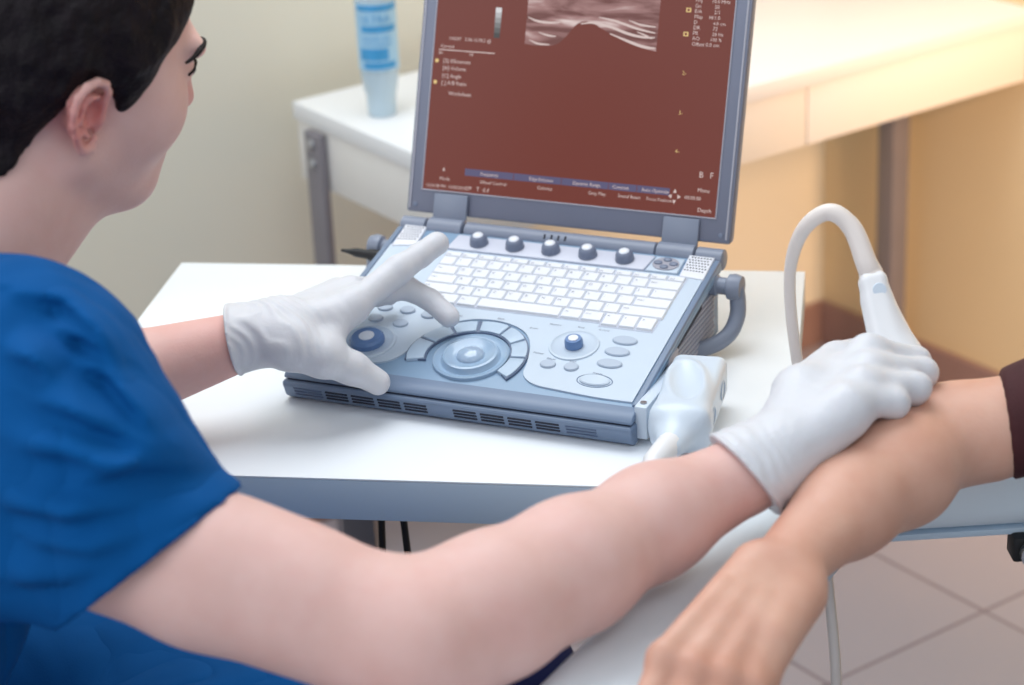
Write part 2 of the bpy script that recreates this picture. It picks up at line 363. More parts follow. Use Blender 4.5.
# deck slab with rounded nose
bm = bmesh.new()
def dprof(s, h): return (s*CA-h*SA, H1+s*SA+h*CA)
sideprism(bm, [dprof(-0.002, -0.0075), dprof(SL-0.001, -0.012), dprof(SL-0.001, -0.001), dprof(0.010, -0.001), dprof(0.003, -0.0022), dprof(-0.002, -0.005)], -0.176, 0.176, 0.0025)
obj('deck', bm, 'deck', con)
# light side rails
for sx in (-1, 1):
    bm = bmesh.new(); prism(bm, [(sx*0.1725-0.003, 0.012), (sx*0.1725+0.003, 0.012), (sx*0.1725+0.003, SL-0.004), (sx*0.1725-0.003, SL-0.004)], dkp, -0.002, 0.0012, 0.0008)
    obj('side_rail', bm, 'shell', con)
# light control panel with the bay for the trackball cut out of it
def arcpts(cx, cy, rx, ry, a0, a1, n): return [(cx+rx*math.cos(math.radians(a0+(a1-a0)*k/n)), cy+ry*math.sin(math.radians(a0+(a1-a0)*k/n))) for k in range(n+1)]
bay = spline([(-0.168, 0.022), (-0.130, 0.0185), (-0.0906, 0.0255), (-0.0745, 0.0420), (-0.0650, 0.0720), (-0.0530, 0.0960), (-0.0342, 0.1100), (-0.012, 0.1145), (0.010, 0.1115), (0.029, 0.1015), (0.0417, 0.0830), (0.0495, 0.0560), (0.0535, 0.0360), (0.0684, 0.0237), (0.0961, 0.0197), (0.135, 0.0165), (0.168, 0.0165)], 5)
pan = [(x, s) for x, s in bay]+[(0.169, 0.224), (-0.169, 0.224)]
bm = bmesh.new(); prism(bm, pan, dkp, -0.002, 0.0008, 0.0)
obj('control_panel', bm, 'panel', con)
# strip carrying the five knobs
bm = bmesh.new(); prism(bm, [(-0.107, 0.2262), (0.106, 0.2262), (0.110, 0.2520), (-0.104, 0.2520)], dkp, -0.001, 0.0022, 0.0008)
obj('knob_strip', bm, 'knobpanel', con)
bm = bmesh.new(); prism(bm, [(0.1075, 0.2262), (0.141, 0.2262), (0.141, 0.2520), (0.1115, 0.2520)], dkp, -0.001, 0.0020, 0.0008)
dp = obj('direction_pad', bm, 'panel', con)
bm = bmesh.new(); lathe(bm, [(0, 0), (0.0135, 0), (0.0135, 0.0012), (0, 0.0012)], dkp(0.1252, 0.2393, 0.0019), DN, 32, 1.0, 0.8, DY_); obj('pad_recess', bm, 'lidedge', dp)
for a in range(4):
    t = a*math.pi/2; c = dkp(0.1252+0.0080*math.cos(t), 0.2393+0.0064*math.sin(t), 0.0026)
    bm = bmesh.new(); lathe(bm, [(0.0046, 0), (0.0044, 0.0014), (0.003, 0.0022), (0, 0.0024)], c, DN, 20, 1.0 if a % 2 == 0 else 1.0, 0.72, DY_); obj('pad_button', bm, 'knob', dp)
for x in (-0.0763, -0.0367, 0.0027, 0.0425, 0.0819):
    bm = bmesh.new(); o = dkp(x, 0.2400, 0.002)
    lathe(bm, [(0.0098, 0), (0.0098, 0.001), (0.0092, 0.0015), (0.0092, 0.0045), (0.0084, 0.0075), (0.0066, 0.0096), (0.0050, 0.0102), (0, 0.0102)], o, DN, 28); k = obj('knob', bm, 'knob', con)
    bm = bmesh.new(); lathe(bm, [(0.0056, 0.0098), (0.0050, 0.0108), (0.004, 0.0114), (0, 0.0118)], o, DN, 24); obj('knob_highlight', bm, 'cap', k)  # white highlight on the domed knob, put in as a pale disc
# loudspeakers
def speaker(pts, name='speaker_grille'):
    bm = bmesh.new(); prism(bm, pts, dkp, -0.001, 0.0022, 0.0007); sp = obj(name, bm, 'speaker', con)
    (x0, s0), (x1, s1), (x2, s2), (x3, s3) = pts; bm = bmesh.new()
    for i in range(7):
        for j in range(6):
            u = 0.10+0.8*(i+(0.5 if j % 2 else 0))/6.6; v = 0.30+0.60*j/5
            x = (x0*(1-u)+x1*u)*(1-v)+(x3*(1-u)+x2*u)*v; s = (s0*(1-u)+s1*u)*(1-v)+(s3*(1-u)+s2*u)*v
            lathe(bm, [(0.0010, 0), (0.0009, 0.0003), (0, 0.0003)], dkp(x, s, 0.0022), DN, 8)
    obj('speaker_hole', bm, 'dark', sp)['kind'] = 'stuff'
speaker([(-0.1665, 0.2200), (-0.1410, 0.2250), (-0.1440, 0.2600), (-0.1680, 0.2600)])
speaker([(0.1445, 0.2225), (0.1700, 0.2200), (0.1690, 0.2600), (0.1430, 0.2600)])
# keyboard
kb = [(-0.104, 0.2205), (-0.104, 0.1290), (0.0955, 0.1290), (0.0955, 0.1245), (0.1505, 0.1245), (0.1545, 0.2205)]
bm = bmesh.new(); prism(bm, kb, dkp, -0.001, 0.0011, 0.0); keyb = obj('keyboard', bm, 'keybed', con)
leg = bmesh.new()
def key(x0, x1, s0, s1, ch=''):
    g = 0.00055; t = 0.0010
    bm = bmesh.new(); lo = [(x0+g, s0+g), (x1-g, s0+g), (x1-g, s1-g), (x0+g, s1-g)]
    a = [bm.verts.new(dkp(x, s, 0.001)) for x, s in lo]
    b = [bm.verts.new(dkp(x, s, 0.0034)) for x, s in ((x0+g+t, s0+g+t), (x1-g-t, s0+g+t), (x1-g-t, s1-g-t), (x0+g+t, s1-g-t))]
    bm.faces.new(b)
    for k in range(4): bm.faces.new([a[k], a[(k+1) % 4], b[(k+1) % 4], b[k]])
    obj('key', bm, 'keycap', keyb, smooth=False)
    if ch:
        sz = 0.0048 if len(ch) == 1 else 0.0032
        text_mesh(leg, ch, sz, lambda u, v, h: dkp(x0+0.0030+u, s1-0.0072+v, 0.0036))
X0, X1 = -0.103, 0.1535
def row(s0, s1, widths, chars, x0=X0, x1=X1):
    k = (x1-x0)/sum(widths); x = x0
    for wd, c in zip(widths, chars):
        key(x, x+wd*k, s0, s1, c); x += wd*k
row(0.2105, 0.2200, [1]*14, ['Esc']+['F%d' % i for i in range(1, 13)]+['Del'])
row(0.1945, 0.2105, [1]*13+[2], list('`1234567890-=')+['Back'])
row(0.1785, 0.1945, [1.5]+[1]*12+[1.5], ['Tab']+list('QWERTYUIOP[]')+['\\'])
row(0.1625, 0.1785, [1.8]+[1]*11+[2.2], ['Caps']+list("ASDFGHJKL;'")+['Enter'])
row(0.1460, 0.1625, [2.3]+[1]*9+[1, 2.7], ['Shift']+list('ZXCVBNM,./')+['Shift'])
row(0.1300, 0.1460, [1.4, 1.2, 1.2, 4.9, 1.2, 1.2], ['Ctrl', 'Fn', 'Alt', '', 'Alt', 'Ctrl'], X0, 0.0960)
row(0.1258, 0.1460, [1, 1, 1], ['<', 'v', '>'], 0.0965, 0.1498)
obj('key_legend', leg, 'ink', keyb, smooth=False)
# oval buttons
def oval(x, s, rx, ry, m='btn', h=0.0022, ringed=False, name='button'):
    bm = bmesh.new(); lathe(bm, [(1.0, 0), (1.0, h*0.6), (0.9, h), (0, h)] and [(rx, 0), (rx, h*0.6), (rx*0.9, h), (0, h*1.04)], dkp(x, s, 0.0006), DN, 28, ry/rx if False else 1.0, ry/rx, DY_) if False else None
    X, Y = Vector((1, 0, 0)), DY_; o = dkp(x, s, 0.0006); rings = []
    for f_, z in ((1.0, 0), (1.0, h*0.6), (0.9, h)):
        rings.append([bm.verts.new(o+X*rx*f_*math.cos(2*math.pi*k/28)+Y*ry*f_*math.sin(2*math.pi*k/28)+DN*z) for k in range(28)])
    for a, b in zip(rings, rings[1:]):
        for k in range(28): bm.faces.new([a[k], a[(k+1) % 28], b[(k+1) % 28], b[k]])
    bm.faces.new(rings[-1]); bt = obj(name, bm, m, con)
    if ringed:
        bm = bmesh.new(); pts = [o+X*rx*1.14*math.cos(2*math.pi*k/32)+Y*ry*1.2*math.sin(2*math.pi*k/32) for k in range(33)]; tube(bm, pts, 0.0007, 6); obj('button_rim', bm, 'shell', bt)
    return bt
for x, s in ((-0.1243, 0.1127), (-0.0998, 0.1125), (-0.1260, 0.0932), (-0.0974, 0.0896), (-0.0754, 0.1091)): oval(x, s, 0.0080, 0.0062, ringed=False)
for x, s in ((0.1292, 0.1067), (0.1281, 0.0878), (0.1276, 0.0682)): oval(x, s, 0.0125, 0.0068)
oval(0.1230, 0.0401, 0.0150, 0.0082, 'panel', ringed=True)
oval(0.0706, 0.0554, 0.0078, 0.0062); oval(0.0940, 0.0557, 0.0072, 0.0064)
# big dial on the left, small dial on the right
def dial(x, s, R, r, cap_r, hgt):
    o = dkp(x, s, 0.0006)
    bm = bmesh.new(); lathe(bm, [(R, 0), (R*0.98, 0.0016), (R*0.9, 0.0020), (R*0.80, 0.0004), (0, 0.0004)], o, DN, 48); b0 = obj('dial_recess', bm, 'panel', con)
    bm = bmesh.new(); n = 40; rings = []
    for rr, z in ((r, 0.0005), (r, hgt*0.7), (r*0.86, hgt), (r*0.6, hgt)):
        rings.append([bm.verts.new(o+Vector((1, 0, 0))*(rr*(1+0.03*(k % 2))*math.cos(2*math.pi*k/n))+DY_*(rr*(1+0.03*(k % 2))*math.sin(2*math.pi*k/n))+DN*z) for k in range(n)])
    for a, b in zip(rings, rings[1:]):
        for k in range(n): bm.faces.new([a[k], a[(k+1) % n], b[(k+1) % n], b[k]])
    bm.faces.new(rings[-1]); kn = obj('dial', bm, 'bluknob', con)
    bm = bmesh.new(); lathe(bm, [(cap_r, hgt-0.0005), (cap_r*0.96, hgt+0.0008), (0, hgt+0.0011)], o, DN, 28); obj('dial_cap', bm, 'cap', kn)
dial(-0.1165, 0.0540, 0.0285, 0.0165, 0.0078, 0.0075)
dial(0.0842, 0.0895, 0.0245, 0.0086, 0.0050, 0.0090)
# ring of keys round the trackball
def arckey(c0, c1, r0=(0.0385, 0.0400), r1=(0.0530, 0.0560)):
    ctr = (-0.0065, 0.0530); bm = bmesh.new(); n = 6; poly = []
    for k in range(n+1):
        a = math.radians(c0+(c1-c0)*k/n); poly.append((ctr[0]+r1[0]*math.cos(a)*(1.20 if math.cos(a) < 0 else 1), ctr[1]+r1[1]*math.sin(a)))
    for k in range(n, -1, -1):
        a = math.radians(c0+(c1-c0)*k/n); poly.append((ctr[0]+r0[0]*math.cos(a)*(1.20 if math.cos(a) < 0 else 1), ctr[1]+r0[1]*math.sin(a)))
    prism(bm, poly, dkp, -0.001, 0.0026, 0.0007); obj('trackball_key', bm, 'arcbtn', con)
bm = bmesh.new(); prism(bm, [(-0.0065+0.0372*math.cos(math.radians(a))*(1.20 if 90 < a < 270 else 1), 0.0530+0.0385*math.sin(math.radians(a))) for a in range(202, -32, -6)]+[(-0.0065+0.0545*math.cos(math.radians(a))*(1.20 if 90 < a < 270 else 1), 0.0530+0.0575*math.sin(math.radians(a))) for a in range(-30, 203, 6)], dkp, -0.001, 0.0013); obj('trackball_bed', bm, 'shell_dk', con)
for a0, a1 in ((-28, 5), (8, 37), (40, 67), (70, 100), (104, 128), (131, 160), (163, 200)): arckey(a0, a1)
bm = bmesh.new(); o = dkp(-0.0065, 0.0515, 0)
lathe(bm, [(0.0368, -0.001), (0.0366, 0.0022), (0.0350, 0.0030), (0.0325, 0.0012), (0.0290, 0.0006), (0.0272, 0.0030), (0.0262, 0.0056), (0.0240, 0.0062), (0.0190, 0.0040), (0.0150, 0.0030), (0, 0.0022)], o, DN, 64)
tr = obj('trackball_ring', bm, 'ring', con)
bm = bmesh.new(); lathe(bm, [(0.0138*math.cos(a), 0.0020+0.0070*math.sin(a)) for a in [i*math.pi/16 for i in range(8)]]+[(0, 0.0090)], o, DN, 48); obj('trackball', bm, 'ball', tr)
# small printed captions
bm = bmesh.new()
for s_, x, y, sz in (('Depth', -0.052, 0.1130, 0.004), ('Gain', -0.006, 0.1165, 0.004), ('Zoom', 0.0310, 0.1080, 0.0035), ('Pointer', 0.0500, 0.070, 0.0035), ('Ellipse', 0.066, 0.0635, 0.0036), ('Scan', 0.089, 0.064, 0.0036), ('Freeze', 0.117, 0.0505, 0.0036), ('Measure', 0.048, 0.118, 0.0035), ('Print', 0.077, 0.1185, 0.0035), ('Archive', 0.098, 0.1185, 0.0035)):
    bm = bmesh.new(); text_mesh(bm, s_, sz, lambda u, v, h: dkp(x+u, y+v, 0.0010)); obj('panel_caption', bm, 'ink', con, smooth=False)

# hinge bar
HY, HZ = D+0.0085, H2-0.0035+TT
def xcyl(bm, x0, x1, r, y=HY, z=HZ, n=24): lathe(bm, [(r*0.85, 0), (r, 0.001), (r, abs(x1-x0)-0.001), (r*0.85, abs(x1-x0))], (x0, y, z), (1, 0, 0), n)
bm = bmesh.new()
for x0, x1 in ((-0.176, -0.1475), (-0.1035, 0.1055), (0.1475, 0.176)): xcyl(bm, x0, x1, 0.0105)
hb = obj('hinge_bar', bm, 'hinge', con)
bm = bmesh.new()
for k in range(4): box(bm, (-0.0130+k*0.0075, HY-0.0072, HZ+0.0072), (0.0011, 0.0006, 0.0026), (Vector((1, 0, 0)), Vector((0, 0.7, -0.7)), Vector((0, 0.7, 0.7))), 0.0002, 1)
obj('indicator_slot', bm, 'dark', hb)
# lid
LT = 0.3344; LY, LZ = D+0.020, H2+0.0084+TT
LU = Vector((0, math.sin(LT), math.cos(LT))); LNn = Vector((0, -math.cos(LT), math.sin(LT)))
def lp(x, t, h=0.0): return Vector((x, LY, LZ))+LU*t+LNn*h
LW, LH = 0.1774, 0.290
lid = None
bm = bmesh.new(); box(bm, lp(0, LH/2, -0.0045), (LW, LH/2, 0.0045), (Vector((1, 0, 0)), LU, LNn), 0.0030, 2); lid = obj('lid_frame', bm, 'lidgrey', con)
bm = bmesh.new(); box(bm, lp(0, LH/2, -0.0140), (LW-0.001, LH/2-0.001, 0.0055), (Vector((1, 0, 0)), LU, LNn), 0.0040, 2); obj('lid_back', bm, 'lidedge', lid)
AXW, A0, A1 = 0.1602, 0.0250, 0.0250+0.2405
bm = bmesh.new()   # raised bezel lip around the display
for (x0, x1, t0, t1) in ((-AXW-0.0014, AXW+0.0014, A0-0.0014, A0), (-AXW-0.0014, AXW+0.0014, A1, A1+0.0014), (-AXW-0.0014, -AXW, A0, A1), (AXW, AXW+0.0014, A0, A1)):
    box(bm, lp((x0+x1)/2, (t0+t1)/2, 0.0002), ((x1-x0)/2, (t1-t0)/2, 0.0009), (Vector((1, 0, 0)), LU, LNn), 0.0003, 1)
obj('bezel_lip', bm, 'lidedge', lid)
for sx in (-1, 1):
    bm = bmesh.new(); box(bm, lp(sx*(LW-0.004), LH/2, 0.0002), (0.0010, LH/2-0.004, 0.0006), (Vector((1, 0, 0)), LU, LNn), 0.0002, 1); obj('lid_trim', bm, 'lidedge', lid)
    bm = bmesh.new(); lathe(bm, [(0.0026, 0), (0.0024, 0.0008), (0, 0.001)], lp(sx*(LW-0.010), 0.008, 0), LNn, 16); obj('lid_screw', bm, 'knob', lid)
for hx in (-0.1255, 0.1265):
    bm = bmesh.new(); xcyl(bm, hx-0.0198, hx+0.0198, 0.0118); h_ = obj('hinge_barrel', bm, 'hinge', con)
    bm = bmesh.new(); box(bm, lp(hx, 0.0035, 0.0030), (0.0190, 0.0185, 0.0022), (Vector((1, 0, 0)), LU, LNn), 0.0015, 2); obj('hinge_plate', bm, 'hinge', h_)
    bm = bmesh.new(); lathe(bm, [(0.0022, 0), (0.002, 0.0008), (0, 0.001)], lp(hx-0.008 if hx > 0 else hx+0.012, -0.009, 0.0052), LNn, 12); obj('hinge_screw', bm, 'knob', h_)
# display: red-brown lens-flare veil put into its emission, lit content on top
M['disp'] = emit('display_flare_tint', (120, 52, 38), 0.80)
M['disp_txt'] = emit('display_text', (232, 210, 205), 0.8)
M['disp_bar'] = emit('display_menu_bar', (96, 92, 128), 0.8)
M['disp_yel'] = emit('display_yellow', (246, 212, 140), 0.8)
def scan_material():
    m = bpy.data.materials.new('scan_picture'); m.use_nodes = True; nt = m.node_tree; b = nt.nodes['Principled BSDF']
    tc = nt.nodes.new('ShaderNodeTexCoord'); mp = nt.nodes.new('ShaderNodeMapping'); mp.inputs['Scale'].default_value = (16, 90, 90)
    mp.inputs['Rotation'].default_value = (0, 0.08, 0)
    n1 = nt.nodes.new('ShaderNodeTexNoise'); n1.inputs['Scale'].default_value = 1.0; n1.inputs['Detail'].default_value = 6; n1.inputs['Distortion'].default_value = 0.6
    nt.links.new(tc.outputs['Object'], mp.inputs['Vector']); nt.links.new(mp.outputs['Vector'], n1.inputs['Vector'])
    r = nt.nodes.new('ShaderNodeValToRGB'); e = r.color_ramp.elements; e[0].position = 0.38; e[0].color = lin((112, 56, 48)); e[1].position = 0.72; e[1].color = lin((246, 226, 222))
    x = e.new(0.55); x.color = lin((172, 126, 122))
    nt.links.new(n1.outputs['Fac'], r.inputs['Fac'])
    b.inputs['Base Color'].default_value = (0.02, 0.02, 0.02, 1); nt.links.new(r.outputs['Color'], b.inputs['Emission Color']); b.inputs['Emission Strength'].default_value = 0.8
    return m
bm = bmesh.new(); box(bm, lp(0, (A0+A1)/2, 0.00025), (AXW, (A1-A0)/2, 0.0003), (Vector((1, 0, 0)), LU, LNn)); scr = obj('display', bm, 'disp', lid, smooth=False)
# scan strip: lower outline falls and bulges the way tissue layers do
AH = A1-A0
def sp_(u, v, h=0.0007): return lp(-AXW+2*AXW*u, A0+AH*v, h)        # u, v in 0..1 on the display
low = spline([(0.315, 0.655), (0.36, 0.650), (0.42, 0.660), (0.455, 0.700), (0.49, 0.755), (0.53, 0.765), (0.58, 0.735), (0.64, 0.700), (0.70, 0.675), (0.758, 0.662)], 4)
bm = bmesh.new(); prism(bm, low+[(0.758, 0.985), (0.315, 0.985)], sp_, 0.0004, 0.0006); obj('scan_picture', bm, scan_material(), scr, smooth=False)
def dstroke(bm, pts, wd):
    n = len(pts)
    for i in range(n-1):
        (u0, v0), (u1, v1) = pts[i], pts[i+1]; w0 = wd*(0.35+0.65*math.sin(math.pi*(i+0.02)/n)); w1 = wd*(0.35+0.65*math.sin(math.pi*(i+1)/n))
        bm.faces.new([bm.verts.new(sp_(*q, 0.0009)) for q in ((u0, v0-w0), (u1, v1-w1), (u1, v1+w1), (u0, v0+w0))])
bm = bmesh.new()
for pts, wd in (([(0.32, 0.885), (0.35, 0.872), (0.39, 0.868), (0.43, 0.872)], 0.005), ([(0.33, 0.790), (0.36, 0.777), (0.40, 0.776)], 0.004), ([(0.50, 0.872), (0.54, 0.880), (0.60, 0.868), (0.66, 0.845), (0.71, 0.835), (0.75, 0.836)], 0.006),
                ([(0.56, 0.905), (0.62, 0.892), (0.69, 0.868), (0.75, 0.855)], 0.005), ([(0.60, 0.840), (0.66, 0.815), (0.71, 0.797), (0.755, 0.792)], 0.006), ([(0.66, 0.900), (0.70, 0.885), (0.75, 0.880)], 0.004), ([(0.36, 0.825), (0.39, 0.815), (0.42, 0.812)], 0.004), ([(0.69, 0.855), (0.72, 0.842), (0.74, 0.830)], 0.004)):
    bm = bmesh.new(); dstroke(bm, spline([(u_, v_-0.118) for u_, v_ in pts], 5), wd); obj('scan_echo', bm, 'disp_txt', scr, smooth=False)
bm = bmesh.new()
def T(s_, u, v, sz, m='disp_txt', par=None):
    t_ = bmesh.new(); text_mesh(t_, s_, sz, lambda a, b, h: sp_(u, v, 0.0008)+Vector((1, 0, 0))*a+LU*b); obj('display_caption', t_, m, par or scr, smooth=False)
def poly_(name, pts, m): b_ = bmesh.new(); b_.faces.new([b_.verts.new(sp_(*q, 0.0008)) for q in pts]); return obj(name, b_, m, scr, smooth=False)
for s_, u, v, sz in (('1:02:07   2:36:12.78.2 @', 0.050, 0.648, 0.0048), ('Carotid', 0.024, 0.613, 0.0048), ('10', 0.125, 0.585, 0.0048), ('Im', 0.018, 0.585, 0.0048), ('[2] SISmenste', 0.036, 0.550, 0.0056), ('[X] Volume', 0.036, 0.519, 0.0056), ('[C] Angle', 0.036, 0.486, 0.0056), ('[ ] A/B Ratio', 0.036, 0.456, 0.0056), ('Worksheet', 0.064, 0.412, 0.0056),
                     ('Frq', 0.872, 0.876, 0.0052), ('Gn', 0.872, 0.853, 0.0052), ('E/A', 0.872, 0.831, 0.0052), ('Map', 0.872, 0.809, 0.0052), ('D', 0.872, 0.786, 0.0052), ('DR', 0.872, 0.764, 0.0052), ('FR', 0.872, 0.742, 0.0052), ('AO', 0.872, 0.720, 0.0052), ('Offset 0.0 cm', 0.872, 0.697, 0.0052),
                     ('10.0 MHz', 0.925, 0.876, 0.0048), ('50', 0.935, 0.853, 0.0052), ('2/1', 0.935, 0.831, 0.0052), ('H/1.0', 0.920, 0.809, 0.0052), ('4.0 cm', 0.935, 0.786, 0.0048), ('72', 0.935, 0.764, 0.0052), ('20 Hz', 0.935, 0.742, 0.0048), ('100 %', 0.930, 0.720, 0.0048),
                     ('Mode', 0.058, 0.045, 0.0050), ('12:56:38 PM  12/05/2015', 0.010, 0.012, 0.0046), ('OP', 0.150, 0.012, 0.0056), ('T  d.d', 0.19, 0.012, 0.0060), ('Wheel Control', 0.20, 0.046, 0.0048), ('Colorize', 0.40, 0.046, 0.0048), ('Gray Map', 0.575, 0.046, 0.0048), ('Sound Beam', 0.675, 0.046, 0.0048), ('Focus Position', 0.770, 0.046, 0.0046),
                     ('00:00:00', 0.895, 0.066, 0.0050), ('Menu', 0.935, 0.100, 0.0056), ('Depth', 0.940, 0.018, 0.0058), ('B', 0.935, 0.160, 0.0085), ('F', 0.970, 0.160, 0.0085)):
    T(s_, u, v, sz)
for v0 in (0.660,):
    for (u0, u1, va, vb) in ((0.018, 0.215, 0.602, 0.606),):
        poly_('display_rule', ((u0, va), (u1, va), (u1, vb), (u0, vb)), 'disp_txt')
# direction arrows at the lower right
for a in range(4):
    t = a*math.pi/2; c = (0.862, 0.072); r = (0.021, 0.032)
    pts = [(c[0]+r[0]*math.cos(t), c[1]+r[1]*math.sin(t)), (c[0]+0.55*r[0]*math.cos(t+0.55), c[1]+0.55*r[1]*math.sin(t+0.55)), (c[0]+0.55*r[0]*math.cos(t-0.55), c[1]+0.55*r[1]*math.sin(t-0.55))]
    poly_('display_arrow', pts, 'disp_txt')
pts = [(0.066, 0.085), (0.074, 0.085), (0.070, 0.103)]; poly_('display_arrow', pts, 'disp_txt')
# grey scale wedge
for k_ in range(6):
    g_ = k_/5; M['grey%d' % k_] = emit('grey_scale_step', tuple(int(116+(232-116)*g_*f_) for f_ in (1.0, 1.0, 1.02)), 0.3+0.5*g_)
    poly_('grey_scale_step', ((0.206, 0.670+0.0215*k_), (0.227, 0.670+0.0215*k_), (0.227, 0.670+0.0215*(k_+1)), (0.206, 0.670+0.0215*(k_+1))), 'grey%d' % k_)
for u0, u1 in ((0.145, 0.315), (0.317, 0.480), (0.482, 0.640), (0.642, 0.735), (0.737, 0.845)):
    b_ = bmesh.new(); b_.faces.new([b_.verts.new(sp_(*q, 0.0007)) for q in ((u0, 0.074), (u1, 0.074), (u1, 0.104), (u0, 0.104))]); obj('menu_bar', b_, 'disp_bar', scr, smooth=False)
for s_, u in (('Frequency', 0.20), ('Edge Enhance', 0.37), ('Dynamic Range', 0.52), ('Contrast', 0.655), ('Auto Optimize', 0.752)): T(s_, u, 0.081, 0.0048)
for u, v in ((0.852, 0.841), (0.850, 0.742)):
    bm = bmesh.new()
    for (ua, ub, va, vb) in ((-0.008, 0.008, -0.009, -0.005), (-0.008, 0.008, 0.005, 0.009), (-0.008, -0.004, -0.005, 0.005), (0.004, 0.008, -0.005, 0.005)):
        bm.faces.new([bm.verts.new(sp_(u+a, v+b, 0.0008)) for a, b in ((ua, va), (ub, va), (ub, vb), (ua, vb))])
    obj('display_marker', bm, 'disp_yel', scr, smooth=False)
for u, v, s_ in ((0.850, 0.575, '2-'), (0.850, 0.411, '3-'), (0.850, 0.252, '4-')): T(s_, u, v, 0.0054, 'disp_yel')
for u, v in ((0.014, 0.556), (0.014, 0.464)):
    bm = bmesh.new(); bm.faces.new([bm.verts.new(sp_(u+0.0065*math.cos(k*math.pi/5), v+0.0088*math.sin(k*math.pi/5), 0.0008)) for k in range(10)]); obj('display_marker', bm, 'disp_yel', scr, smooth=False)
# side grille and carrying handle
bm = bmesh.new()
for i in range(22):
    for j in range(9):
        y = 0.130+i*0.0052+(0.0026 if j % 2 else 0); z = 0.012+j*0.0052
        if z < H1-0.012+y*SA/CA: box(bm, (0.1714, y, TT+z), (0.0008, 0.0019, 0.0017), bev=0.0005, seg=1)
obj('side_grille', bm, 'lidedge', con)['kind'] = 'stuff'
bm = bmesh.new(); box(bm, (0.1735, 0.108, TT+0.026), (0.0025, 0.014, 0.020), bev=0.001); obj('side_clip', bm, 'lidedge', con)
HP = []
for sx in (1, -1):
    seg = [(sx*0.172, 0.236, 0.058), (sx*0.188, 0.236, 0.058)]
    bm = bmesh.new(); lathe(bm, [(0.0105, 0), (0.0105, 0.006), (0.0085, 0.0075), (0.0085, 0.016), (0.0125, 0.018), (0.0135, 0.024), (0.0115, 0.031), (0, 0.032)], (sx*0.171, 0.238, TT+0.064), (sx, 0, 0), 32)
    obj('handle_pivot', bm, 'hinge', con)
hr_ = [(0.196, 0.238, 0.064), (0.198, 0.237, 0.052), (0.199, 0.232, 0.036), (0.194, 0.220, 0.021), (0.180, 0.205, 0.0130), (0.158, 0.196, 0.0105), (0.08, 0.194, 0.0102)]
hp = hr_+[(-x, y, z) for x, y, z in hr_[::-1]]
pts = [W3(p) for p in spline(hp, 5)]
bm = bmesh.new(); tube(bm, pts, 0.0080, 16); obj('carrying_handle', bm, 'hinge', con)
# docking bracket for the probe plug
bm = bmesh.new(); box(bm, (0.1805, 0.058, TT+0.022), (0.0060, 0.055, 0.016), bev=0.0012); br = obj('docking_bracket', bm, 'conn', con)
for y in (0.012, 0.103):
    bm = bmesh.new(); lathe(bm, [(0.0032, 0), (0.003, 0.0012), (0, 0.0014)], (0.1805, y, TT+0.038), (0, 0, 1), 16); obj('bracket_screw', bm, 'steel', br)
for x in (-0.15, 0.15):
    for y in (0.035, 0.24):
        bm = bmesh.new(); lathe(bm, [(0.008, 0), (0.009, 0.003), (0.009, 0.006)], (x, y, TT), (0, 0, 1), 20); obj('rubber_foot', bm, 'black', con)
# black plug in the left rear side
PL = np.array([-0.172, 0.222, 0.0600]); PD = np.array([-0.95, -0.25, 0.16]); PD /= np.linalg.norm(PD)
bm = bmesh.new(); lathe(bm, [(0.0075, 0), (0.0075, 0.006), (0.0062, 0.008), (0.0062, 0.022), (0.0050, 0.024), (0.0048, 0.036), (0.0022, 0.046), (0.0015, 0.052), (0, 0.053)], W3(PL), PD, 20); obj('side_plug', bm, 'black', con)
# ------------------------------------------------------------------ implicit-surface modelling (smoothly joined, tapered limbs)
def A3(p): return np.array(p, dtype=np.float32)
def cone(a, b, ra, rb, n=None, sq=1.0):
    """tapered capsule; with n, sq its section is squashed along n"""
    a, b = A3(a), A3(b); ba = b-a; L2 = float(ba@ba)+1e-12
    nn = None if n is None else A3(n)/np.linalg.norm(n)
    def f(P):
        q = P-a; t = np.clip(q@ba/L2, 0, 1); q = q-t[:, None]*ba
        if nn is not None:
            c = q@nn; q = q+np.outer(c*(1/sq-1), nn)
        return np.linalg.norm(q, axis=1)-(ra+(rb-ra)*t)
    return f
def ell(c, r, axes=None):
    c, r = A3(c), A3(r); ax = np.eye(3, dtype=np.float32) if axes is None else np.array(axes, dtype=np.float32)
    def f(P):
        q = (P-c)@ax.T; k0 = np.linalg.norm(q/r, axis=1); k1 = np.linalg.norm(q/(r*r), axis=1)+1e-9
        return k0*(k0-1)/k1
    return f
def rbox(c, h, rad, axes=None):
    c, h = A3(c), A3(h)-rad; ax = np.eye(3, dtype=np.float32) if axes is None else np.array(axes, dtype=np.float32)
    def f(P):
        q = np.abs((P-c)@ax.T)-h
        return np.linalg.norm(np.maximum(q, 0), axis=1)+np.minimum(q.max(axis=1), 0)-rad
    return f
def smin(a, b, k):
    if k <= 0: return np.minimum(a, b)
    h = np.clip(0.5+0.5*(b-a)/k, 0, 1); return b+(a-b)*h-k*h*(1-h)
def smax(a, b, k): return -smin(-a, -b, k)
def union(items):
    """items: (sdf, blend)"""
    def f(P):
        d = items[0][0](P)
        for g, k in items[1:]: d = smin(d, g(P), k)
        return d
    return f
def chain(pts, rads, k=0.006, n=None, sq=1.0):
    it = [(cone(pts[i], pts[i+1], rads[i], rads[i+1], n, sq), k) for i in range(len(pts)-1)]
    return union(it)
def near(g, c, R):
    """evaluate g only close to a sphere; elsewhere a safe stand-in distance"""
    c = A3(c)
    def f(P):
        d = np.linalg.norm(P-c, axis=1)-R; out = np.maximum(d, 0.02)+0.01; m = d < 0.03
        if m.any(): out[m] = g(P[m])
        return out.astype(np.float32)
    return f
